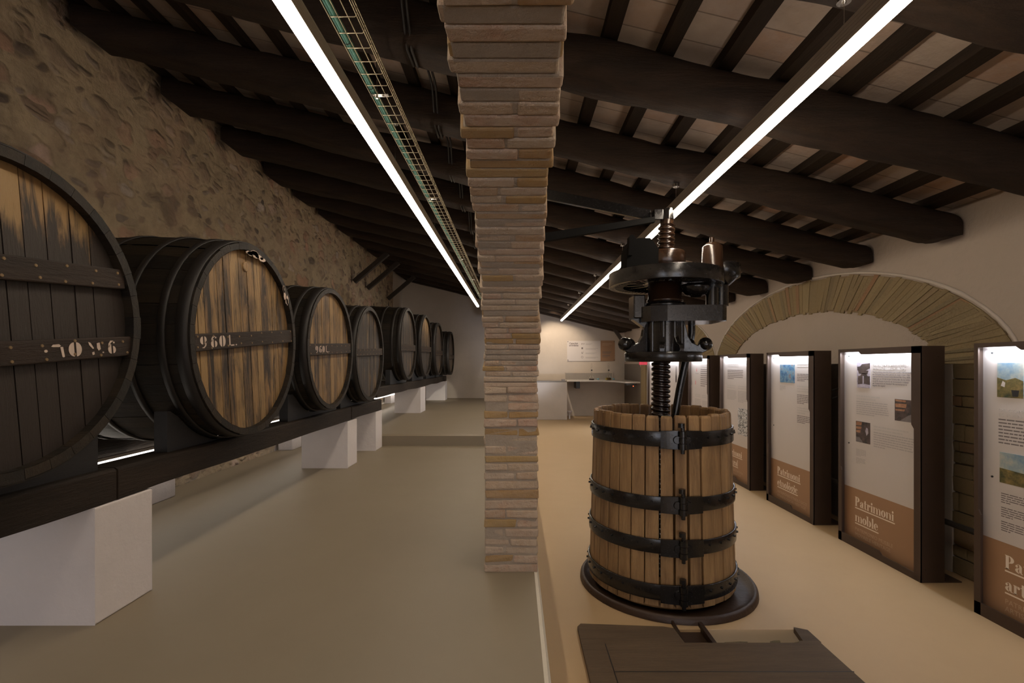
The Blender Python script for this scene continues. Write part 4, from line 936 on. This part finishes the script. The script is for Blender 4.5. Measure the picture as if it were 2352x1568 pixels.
# ------------------------------------------------------------------ exhibition panels
PW, PH, PD = 1.14, 2.20, 0.225
def lines(mb, u0, u1, vt, n, pitch, th, w, last=0.5):
    for i in range(n):
        ue = u1 if i < n - 1 else u0 + (u1 - u0) * last
        ue -= random.uniform(0, 0.04) * (u1 - u0) if i < n - 1 else 0; u = u0; v = vt - pitch * i
        while u < ue - 0.008:
            L = min(random.uniform(0.02, 0.07), ue - u); mb.flat([(u, v - th), (u + L, v - th), (u + L, v), (u, v)], w); u += L + 0.006
def panel(yf, label, title, sub, items, seed, detail=True):
    random.seed(seed)
    r = empty('exhibition_panel', (3.765, yf, RF), label, 'display panel', 'lit exhibition panels along the right wall')
    r.matrix_world = Matrix(((0, 0, -1, 3.765), (-1, 0, 0, yf), (0, 1, 0, RF), (0, 0, 0, 1)))
    B_ = lambda mb, a_, b_: mb.box(a_, b_)
    mb = MB()                                    # folded steel box, local u right, v up, w out to the viewer
    B_(mb, (0, 0, -PD), (0.012, PH, 0)); B_(mb, (PW - 0.012, 0, -PD), (PW, PH, 0)); B_(mb, (0.012, PH - 0.012, -PD), (PW - .012, PH, 0)); B_(mb, (.012, 0, -PD), (PW - .012, .02, 0))
    B_(mb, (0.012, 0.02, -PD), (PW - 0.012, PH - 0.012, -PD + 0.012))
    # front lips with stepped notches
    mb.prism([(0.0, 0.0), (0.0, PH), (0.035, PH), (0.035, 0.85), (0.055, 0.81), (0.055, 0.0)], -0.012, 0.001, 'xy')
    mb.prism([(0.0, 0.0), (0.0, 0.10), (0.62, 0.10), (0.66, 0.065), (PW, 0.065), (PW, 0.0)], -0.012, 0.001, 'xy')
    mb.prism([(0.0, PH), (0.0, PH - 0.035), (0.33, PH - 0.035), (0.37, PH - 0.065), (PW, PH - 0.065), (PW, PH)], -0.012, 0.001, 'xy')
    mb.prism([(PW, 0.0), (PW - 0.075, 0.0), (PW - 0.075, 1.42), (PW - 0.105, 1.46), (PW - 0.105, PH), (PW, PH)], -0.012, 0.001, 'xy')
    mb.box((-0.0, 0.0, -PD - 0.16), (PW, 0.012, -PD)); mb.prism([(PW - .005, -PD + .02), (PW + .001, -PD + .02), (PW + .001, -PD - .34), (PW - .005, -PD - .34)], 0.0, 0.012, 'xy') if False else None
    for v in (0.12, 0.75, 1.10, 2.1):
        for w in (-0.05, -0.17): mb.cyl((PW, v, w), (PW + 0.005, v, w), 0.007, n=8)
    mb.build('frame', 'corten', r, bevel=0.0015)
    WP = -0.062
    mb = MB(); mb.box((0.012, 0.635, WP - 0.01), (PW - 0.012, PH - 0.014, WP)); mb.build('poster', 'poster_white', r)
    mb = MB(); mb.box((0.012, 0.02, WP - 0.01), (PW - 0.012, 0.635, WP + 0.0005)); mb.build('poster_base', 'poster_brown', r)
    mb = MB(); mb.box((0.05, PH - 0.03, -0.045), (PW - 0.05, PH - 0.014, -0.018)); lab(mb.build('light_strip', 'led_panel', r), 'cold white light strip under the top edge')
    mb = MB()
    for u, v in ((0.09, 1.13), (1.06, 1.13), (0.09, 2.12), (1.06, 0.2)): mb.cyl((u, v, WP), (u, v, WP + 0.006), 0.008, n=10)
    mb.build('screws', 'device_black', r)
    area('panel_light', (3.765 + 0.035, yf - PW / 2, RF + PH - 0.05), (0, 0.20, 0), 0.03, PW - 0.12, 3.2, (0.80, 0.87, 1.0))
    E = WP + 0.0016
    if title:
        mb = MB(); w1 = fat(title[0], 0.19, 0.44, 0.105, mb, E, 0.56); mb.flat(Rr(0.19, 0.415, 0.19 + 0.57, 0.427), E)
        k_ = len(title[1]) / 8.5; w2 = fat(title[1], 0.19, 0.27, 0.105, mb, E, sum(G[c][0] for c in title[1]) * 0.56 / sum(G[c][0] for c in title[0])); mb.flat(Rr(0.19, 0.243, 0.19 + w2 + .005, 0.255), E)
        mb.build('title_lettering', 'ink_cream', r)
        text(sub, 0.055, 'ink_tan', r, (0.19, 0.165, E), name='subtitle', line=1.05)
    mk = {}
    for it in items:
        if it[0] == 'pic':
            _, u0, u1, v1, v0, m = it; mb = MB(); mb.box((u0, v0, WP), (u1, v1, WP + 0.003)); mb.build('picture', m, r)
        elif it[0] == 'poly':
            _, m, polys, dw = it; mb = MB()
            for p in polys: mb.flat(p, WP + 0.0032 + dw)
            mb.build('picture_detail', m, r)
        elif it[0] == 'ln':
            _, u0, u1, vt, n, pitch, th, m, last = it; mk.setdefault(m, MB()); lines(mk[m], u0, u1, vt, n, pitch, th, E, last)
        elif it[0] == 'tx':
            _, s_, u, v, size, m, wid = it; text(s_, size, m, r, (u, v, E), name='printed_text', width=wid, line=1.02)
    for m, mb in mk.items(): mb.build('printed_lines', m, r)
    return r
FY = {5: 3.966, 4: 5.63, 3: 7.24, 2: 8.90, 1: 10.52, 0: 12.15, -1: 13.77}
cat_txt = "Tant la premsa com les bótes que veureu són heretades\nper l'Hospital l'any 1935, gràcies al Llegat Llopis. Han\nestat productives ininterrompudament fins l'any 2010.\nSabies que un 2% del vi que hi havia dins de les bótes\nes perdia durant el procés de fermentació i criança\nper l'evaporació de l'alcohol? No anomenarem la\nbeguda dels àngels?"
press_sil = [[(.225, 2.0), (.27, 2.005), (.30, 2.03), (.42, 2.04), (.42, 1.985), (.36, 1.96), (.23, 1.96)], [(.24, 1.96), (.40, 1.96), (.38, 1.92), (.25, 1.925)], [(.30, 1.93), (.36, 1.93), (.385, 1.90), (.27, 1.90)]]
panel(FY[5], 'nearest lit exhibition panel, cut off by the right edge, with two landscape pictures', ('Patrimoni', 'artístic'), 'PATRIMONIO ARTÍSTICO\nARTISTIC HERITAGE',
  [('pic', .13, .33, 2.04, 1.77, 'pic_sky'), ('poly', 'pic_field', [[(.13, 1.77), (.33, 1.77), (.33, 1.90), (.27, 1.925), (.20, 1.905), (.13, 1.925)]], 0), ('poly', 'poster_white', [[(.16, 1.86), (.19, 1.85), (.195, 1.885), (.175, 1.90)]], .001),
   ('poly', 'device_black', [[(.25, 1.78), (.29, 1.78), (.30, 1.83), (.24, 1.83)]], .001),
   ('tx', 'DE CÓMO LA MALVASÍA\nES FUENTE DE INSPIRACIÓN', .14, 1.655, .036, 'ink_heading', .62), ('ln', .14, .62, 1.60, 8, .026, .010, 'ink_black', .4),
   ('pic', .15, .60, 1.34, 1.10, 'pic_sky'), ('poly', 'pic_field', [[(.15, 1.10), (.60, 1.10), (.60, 1.19), (.4, 1.20), (.15, 1.215)]], 0),
   ('ln', .16, .40, 1.02, 5, .017, .0065, 'ink_black', .3), ('ln', .16, .46, .91, 5, .017, .0065, 'ink_black', .3), ('ln', .16, .40, .80, 5, .017, .0065, 'ink_black', .3)], 5)
panel(FY[4], 'lit exhibition panel titled Patrimoni moble, with three small photographs', ('Patrimoni', 'moble'), 'PATRIMONIO MUEBLE\nMOVABLE HERITAGE',
  [('pic', .22, .42, 2.05, 1.77, 'pic_pale'), ('poly', 'pic_dark', press_sil + [[(.235, 1.77), (.42, 1.77), (.42, 1.90), (.235, 1.90)]], 0), ('poly', 'pic_pale', [[(.235, 1.77), (.42, 1.77), (.42, 1.805), (.33, 1.815), (.235, 1.805)], [(.31, 1.81), (.33, 1.81), (.33, 1.90), (.31, 1.90)]], .001),
   ('tx', 'DE LES CENTENÀRIES BOTES I\nPREMSA DEL LLEGAT LLOPIS', .46, 2.005, .034, 'ink_heading', .46), ('tx', cat_txt, .455, 1.94, .0235, 'ink_black', .52),
   ('ln', .21, .56, 1.685, 1, .03, .018, 'ink_heading', 1), ('ln', .21, .50, 1.655, 1, .03, .018, 'ink_heading', 1), ('ln', .21, .68, 1.62, 7, .0225, .011, 'ink_grey', .6),
   ('pic', .76, 1.03, 1.68, 1.465, 'pic_dark'), ('poly', 'pic_wood', [[(.765, 1.675), (.90, 1.675), (.895, 1.655), (.77, 1.66)], [(.765, 1.635), (.91, 1.64), (.90, 1.60), (.77, 1.60)], [(.765, 1.58), (.89, 1.585), (.88, 1.565), (.77, 1.565)]], 0), ('poly', 'pic_floor', [[(.82, 1.465), (1.03, 1.465), (1.03, 1.56), (.93, 1.53)]], 0),
   ('pic', .205, .42, 1.395, 1.165, 'pic_dark'), ('poly', 'pic_wood', [[(.21, 1.39), (.30, 1.39), (.29, 1.355), (.21, 1.35)], [(.21, 1.335), (.295, 1.34), (.285, 1.31), (.21, 1.31)], [(.21, 1.295), (.28, 1.30), (.27, 1.27), (.21, 1.27)]], 0), ('poly', 'pic_pale', [[(.35, 1.30), (.365, 1.34), (.39, 1.33), (.395, 1.28), (.37, 1.25)]], 0), ('poly', 'pic_floor', [[(.205, 1.165), (.32, 1.165), (.26, 1.22), (.205, 1.22)]], 0),
   ('ln', .47, .95, 1.375, 2, .03, .017, 'ink_heading', .8), ('ln', .47, 1.0, 1.31, 7, .0245, .012, 'ink_grey', .3),
   ('ln', .205, .36, 1.085, 6, .0135, .007, 'ink_grey', .5), ('ln', .205, .35, .985, 5, .0135, .007, 'ink_grey', .4)], 4)
panel(FY[3], 'lit exhibition panel titled Patrimoni etnològic, with one blue picture', ('Patrimoni', 'etnològic'), 'PATRIMONIO ETNOLÓGICO\nETHNOLOGICAL HERITAGE',
  [('pic', .262, .625, 2.022, 1.77, 'pic_portrait'), ('ln', .25, .40, 1.72, 4, .018, .009, 'ink_grey', .5),
   ('ln', .68, 1.0, 2.04, 2, .033, .018, 'ink_heading', .8), ('ln', .68, 1.02, 1.90, 5, .022, .009, 'ink_black', .5), ('ln', .68, 1.0, 1.74, 3, .033, .018, 'ink_heading', .8), ('ln', .68, 1.02, 1.62, 6, .022, .009, 'ink_black', .5),
   ('ln', .68, 1.0, 1.45, 3, .033, .018, 'ink_heading', .6), ('ln', .68, 1.04, 1.34, 5, .022, .009, 'ink_black', .5)], 3)
panel(FY[2], 'lit exhibition panel titled Patrimoni natural, with a tall black and white strip of drawings', ('Patrimoni', 'natural'), 'PATRIMONIO NATURAL\nNATURAL HERITAGE',
  [('ln', .20, .62, 2.04, 2, .035, .018, 'ink_heading', 1), ('ln', .20, .80, 1.93, 6, .030, .011, 'ink_black', .4), ('ln', .18, .52, 1.66, 2, .035, .018, 'ink_heading', .9), ('ln', .60, .95, 1.66, 2, .035, .018, 'ink_heading', .9),
   ('ln', .18, .54, 1.57, 7, .025, .012, 'ink_grey', .8), ('ln', .60, 1.0, 1.57, 8, .025, .012, 'ink_grey', .5), ('pic', .60, 1.03, 1.28, .83, 'pic_comic'), ('poly', 'poster_white', [Rr(.60, 1.245 - .075 * i, 1.03, 1.250 - .075 * i) for i in range(6)], 0), ('ln', .14, .42, .90, 4, .02, .008, 'ink_grey', .7)], 2)
panel(FY[1], 'lit exhibition panel behind the basket rim, with dense paragraphs and two tiny red drawings', None, '',
  [('poly', 'sticker_red', [[(.32, 1.88), (.35, 1.88), (.34, 1.95), (.33, 1.95)], [(.27, 1.60), (.29, 1.60), (.29, 1.68), (.27, 1.68)]], 0), ('ln', .55, 1.0, 2.03, 2, .04, .018, 'ink_heading', 1), ('ln', .26, .46, 1.84, 1, .03, .015, 'ink_grey', 1), ('ln', .55, 1.03, 1.93, 9, .042, .014, 'ink_black', .5),
   ('ln', .25, .55, 1.40, 2, .035, .018, 'ink_heading', 1), ('ln', .62, .98, 1.40, 2, .035, .018, 'ink_heading', 1), ('ln', .22, .56, 1.30, 10, .03, .013, 'ink_grey', .8), ('ln', .62, 1.0, 1.28, 10, .03, .013, 'ink_grey', .8)], 1)
bott = [[(.62 + d, 1.60), (.72 + d, 1.60), (.715 + d, 1.74), (.69 + d, 1.80), (.68 + d, 1.98), (.66 + d, 1.98), (.65 + d, 1.80), (.625 + d, 1.74)] for d in (0, .28)]
panel(FY[0], 'lit exhibition panel seen beside the screw, showing dark wine bottles', None, '',
  [('poly', 'pic_dark', bott, 0), ('poly', 'pic_wood', [[(a_, b_ - .72) for a_, b_ in p] for p in bott], 0), ('ln', .60, .80, 1.45, 6, .03, .012, 'ink_grey', .8)], 0)
panel(FY[-1], 'furthest lit exhibition panel, mostly hidden behind the press screw', None, '', [('ln', .25, .95, 2.0, 8, .03, .014, 'ink_black', .5)], 9)
random.seed(77)
# hand-rail pipe behind the panels
r = empty('wall_pipe', (4.05, 2.6, 0.12), 'dark metal pipe running low along the right wall behind the panels', 'pipe')
mb = MB(); mb.cyl((0, 0, 0), (0, 12, 0), 0.027, n=14); mb.build('pipe', 'rail_metal', r)
for y in (4.85, 7.0, 9.0, 6.0, 10.5):
    mb = MB(); mb.cyl((0, y - 2.6 - .04, 0), (0, y - 2.6 + .04, 0), 0.042, n=14); mb.cyl((0, y - 2.6, 0), (XR - 4.05, y - 2.6, 0), 0.016, n=10); mb.cyl((0, y - 2.6, -.08), (0, y - 2.6, .06), 0.02, n=10); mb.build('bracket', 'rail_metal', r)
mb = MB(); p = (3.99, 6.03, 1.22)
mb.tube([(3.985, 6.08, 1.27), (4.06, 6.07, 1.30), (4.13, 6.05, 1.27), (4.08, 6.07, 1.2), (3.985, 6.08, 1.17)], 0.009, 8); tag(mb.build('power_cable', 'cable_black'), 'short looped black cable at the back of the panel titled Patrimoni etnològic', 'cable')

# ------------------------------------------------------------------ far end of the press bay
mb = MB(); mb.box((0.19, 17.6, RF), (1.90, YB - 0.001, 0.95)); tag(mb.build('masonry_bench', 'plaster_white', bevel=0.02), 'white plastered block beside the pillar at the back wall', 'bench')
mb = MB(); mb.box((0.2, 17.66, 0.952), (1.86, 18.9, 0.985)); mb.box((1.70, 17.68, 0.985), (1.83, 17.8, 1.05)); tag(mb.build('stone_slab', 'splash_grey', bevel=0.006), 'grey slab on top of the white block at the back wall', 'slab')
ct = empty('counter', (1.95, 18.2, 0.93), 'pale marble counter turning the corner under the information board', 'counter')
def cb(mb, n_, m, bev=0.004): o = mb.build(n_, m, ct, bevel=bev); o.location = (-1.95, -18.2, -0.93); return o
mb = MB(); mb.prism([(1.95, 18.15), (1.95, YB - .002), (XR - .002, YB - .002), (XR - .002, 16.6), (3.78, 16.6), (3.62, 17.6), (3.3, 18.15)], 0.945, 0.995, 'xy'); cb(mb, 'worktop', 'counter_marble')
mb = MB(); mb.box((1.98, YB - .05, 0.995), (3.80, YB - .003, 1.25)); cb(mb, 'splashback', 'splash_grey')
mb = MB(); mb.box((1.96, YB - .055, 1.25), (3.84, YB - .003, 1.275)); mb.box((3.80, YB - .06, 0.995), (3.84, YB - .003, 1.25)); cb(mb, 'splashback_edge', 'plaster_white')
mb = MB(); mb.box((2.30, 18.25, 0.68), (2.45, 18.9, 0.945)); cb(mb, 'bracket', 'device_black')
mb = MB(); mb.box((3.82, 16.62, 0.87), (XR - .12, 16.9, 0.943)); tag(mb.build('device_tray', 'device_black', bevel=0.01), 'flat black device fixed under the near end of the counter', 'device')
mb = MB(); mb.prism([(4.02, 0.79), (4.09, 0.80), (4.12, 0.868), (4.05, 0.868)], 16.66, 16.7, 'xz'); o = mb.build('indicator_lamp', 'device_black'); tag(o, 'tiny red indicator lamp hanging under the counter device', 'lamp')
mb = MB(); mb.ball((4.075, 16.655, 0.84), 0.014, 10); mb.build('bulb', 'red_lamp', o)
def flask(x, y, m, label, seed):
    r = empty('glass_flask', (x, y, 0.995), label, 'flask', 'glass flasks on the counter')
    mb = MB(); mb.lathe([(0.0, 0.002), (0.09, 0.004), (0.10, 0.03), (0.055, 0.15), (0.024, 0.24), (0.022, 0.42), (0.03, 0.43), (0.024, 0.44)], (0, 0, 0), 'z', 24); mb.lathe([(0.0, 0.44), (0.026, 0.47), (0.032, 0.55), (0.02, 0.62), (0.0, 0.65)], (0, 0, 0), 'z', 18); mb.build('glass', 'clear_glass', r)
    mb = MB(); mb.lathe([(0.0, 0.006), (0.082, 0.008), (0.090, 0.03), (0.075 if seed else 0.084, 0.085 if seed else 0.045), (0.0, 0.085 if seed else 0.045)], (0, 0, 0), 'z', 24); mb.build('wine', m, r)
    mb = MB(); mb.box((-0.026, -0.035, 0.345), (0.026, -0.027, 0.40)); mb.build('tag', 'device_black', r)
flask(2.92, 18.45, 'wine_dark', 'glass flask with dark wine on the counter, left of the two', 0); flask(3.57, 18.45, 'wine_amber', 'glass flask with amber wine on the counter, right of the two', 1)
for x, y, t in ((3.17, 18.4, 'left flask'), (3.75, 18.38, 'right flask')):
    r = empty('rubber_bulb', (x, y, 0.996), 'small blue rubber squeeze bulb lying beside the %s' % t, 'bulb', 'blue rubber bulbs on the counter')
    mb = MB(); mb.ball((0, 0, 0.036), 0.036, 14, (1.1, 1, 1)); mb.build('bulb', 'rubber_blue', r)
    mb = MB(); mb.tube([(-.03, 0, 0.05), (-0.07, 0, .07 if 'right' in t else .04), (-0.12, 0, .13 if 'right' in t else .035)], [0.014, .009, .007], 8); mb.build('nozzle', 'rubber_blue', r)
mb = MB(); mb.ball((3.47, 18.33, 1.022), 0.025, 10); mb.ball((3.44, 18.33, 1.045), 0.02, 10); tag(mb.build('yellow_stopper', 'yellow'), 'small yellow stopper beside the right flask', 'stopper')
mb = MB(); mb.lathe([(0.0, 0.0), (0.05, 0.0), (0.11, 0.09), (0.115, 0.10), (0.10, 0.10), (0.04, 0.015), (0.0, 0.012)], (2.02, 17.95, RF + 0.19), 'z', 20); mb.cyl((2.02, 17.95, RF), (2.02, 17.95, RF + 0.2), 0.03, n=12); tag(mb.build('floor_basin', 'plaster_pier'), 'small white bowl on a stem beside the white block', 'basin')
# information board on the far wall
Yb = YB - 0.012
bd = empty('information_board', (2.045, Yb, 1.72), 'wide information board on the far wall, white with a brown right part', 'sign')
mb = MB(); mb.box((0, -0.012, 0), (1.31, 0.01, 0.795)); mb.build('board', 'poster_white', bd)
mb = MB(); mb.box((1.31, -0.012, 0), (1.87, 0.01, 0.805)); mb.build('brown_field', 'poster_brown', bd)
mb = MB()
for u, v in ((0.03, 0.76), (0.03, 0.04), (1.84, 0.76), (1.84, 0.04)): mb.cyl((u, -0.013, v), (u, -0.03, v), 0.016, n=10)
mb.build('screws', 'device_black', bd)
text('Capacitat\naromàtica', 0.095, 'ink_black', bd, (0.08, -0.0135, 0.665), (PI / 2, 0, 0), 'title_lettering', 0.003, 0.36, line=0.85)
fr = empty if False else None
def blines(u0, u1, vt, n, pitch, th, m, last=.7):
    mb = MB()
    for i in range(n):
        ue = u1 if i < n - 1 else u0 + (u1 - u0) * last; v = vt - pitch * i; mb.box((u0, -0.0145, v - th), (ue, -0.012, v))
    mb.build('printed_lines', m, bd)
for v, w_ in ((0.69, .26), (0.50, .5), (0.33, .44), (0.16, .5)): blines(0.72, 0.72 + w_, v, 2, 0.035, 0.018, 'ink_grey', .8)
mb = MB()
for u in (0.555, 0.60, 0.65): mb.box((u, -0.0145, 0.64), (u + .012, -0.012, 0.69)); mb.box((u, -0.0145, 0.685), (u + .035, -0.012, 0.695))
mb.box((0.56, -0.0145, 0.47), (0.62, -0.012, 0.54)); mb.prism([(.56, .36), (.575, .36), (.585, .31), (.605, .31), (.62, .37), (.635, .37), (.61, .29), (.57, .29)], -0.0145, -0.012, 'xz')
mb.lathe([(0.034, -0.0145), (0.044, -0.0145), (0.044, -0.012), (0.034, -0.012)], (0.59, 0, 0.155), 'y', 20, True, True); mb.build('symbols', 'ink_black', bd)
blines(1.38, 1.74, 0.37, 2, 0.045, 0.02, 'ink_black', .9); blines(1.38, 1.68, 0.24, 3, 0.035, 0.014, 'ink_black', .7); blines(1.38, 1.75, 0.70, 3, 0.035, 0.012, 'ink_tan', .7)
mb = MB(); mb.box((3.95, 15.36, 1.58), (4.20, 15.40, 1.68)); mb.box((4.2, 15.37, 1.6), (4.32, 15.39, 1.62)); tag(mb.build('red_sign', 'sticker_red'), 'small red sign by the far doorway behind the press', 'sign')
mb = MB(); mb.box((XR - 0.05, 15.75, RF), (XR - 0.001, 16.35, 1.62)); tag(mb.build('door_surround', 'arch_stone', bevel=0.01), 'strip of ochre stone beside the far doorway under the red sign', 'stonework')
# pale light wedge comes from a lamp on the far arcade wall
spot('arcade_lamp', (-0.35, 17.6, 3.0), (-0.75, 18.98, 1.2), 10, (1.0, 0.92, 0.8), 34, 0.3)
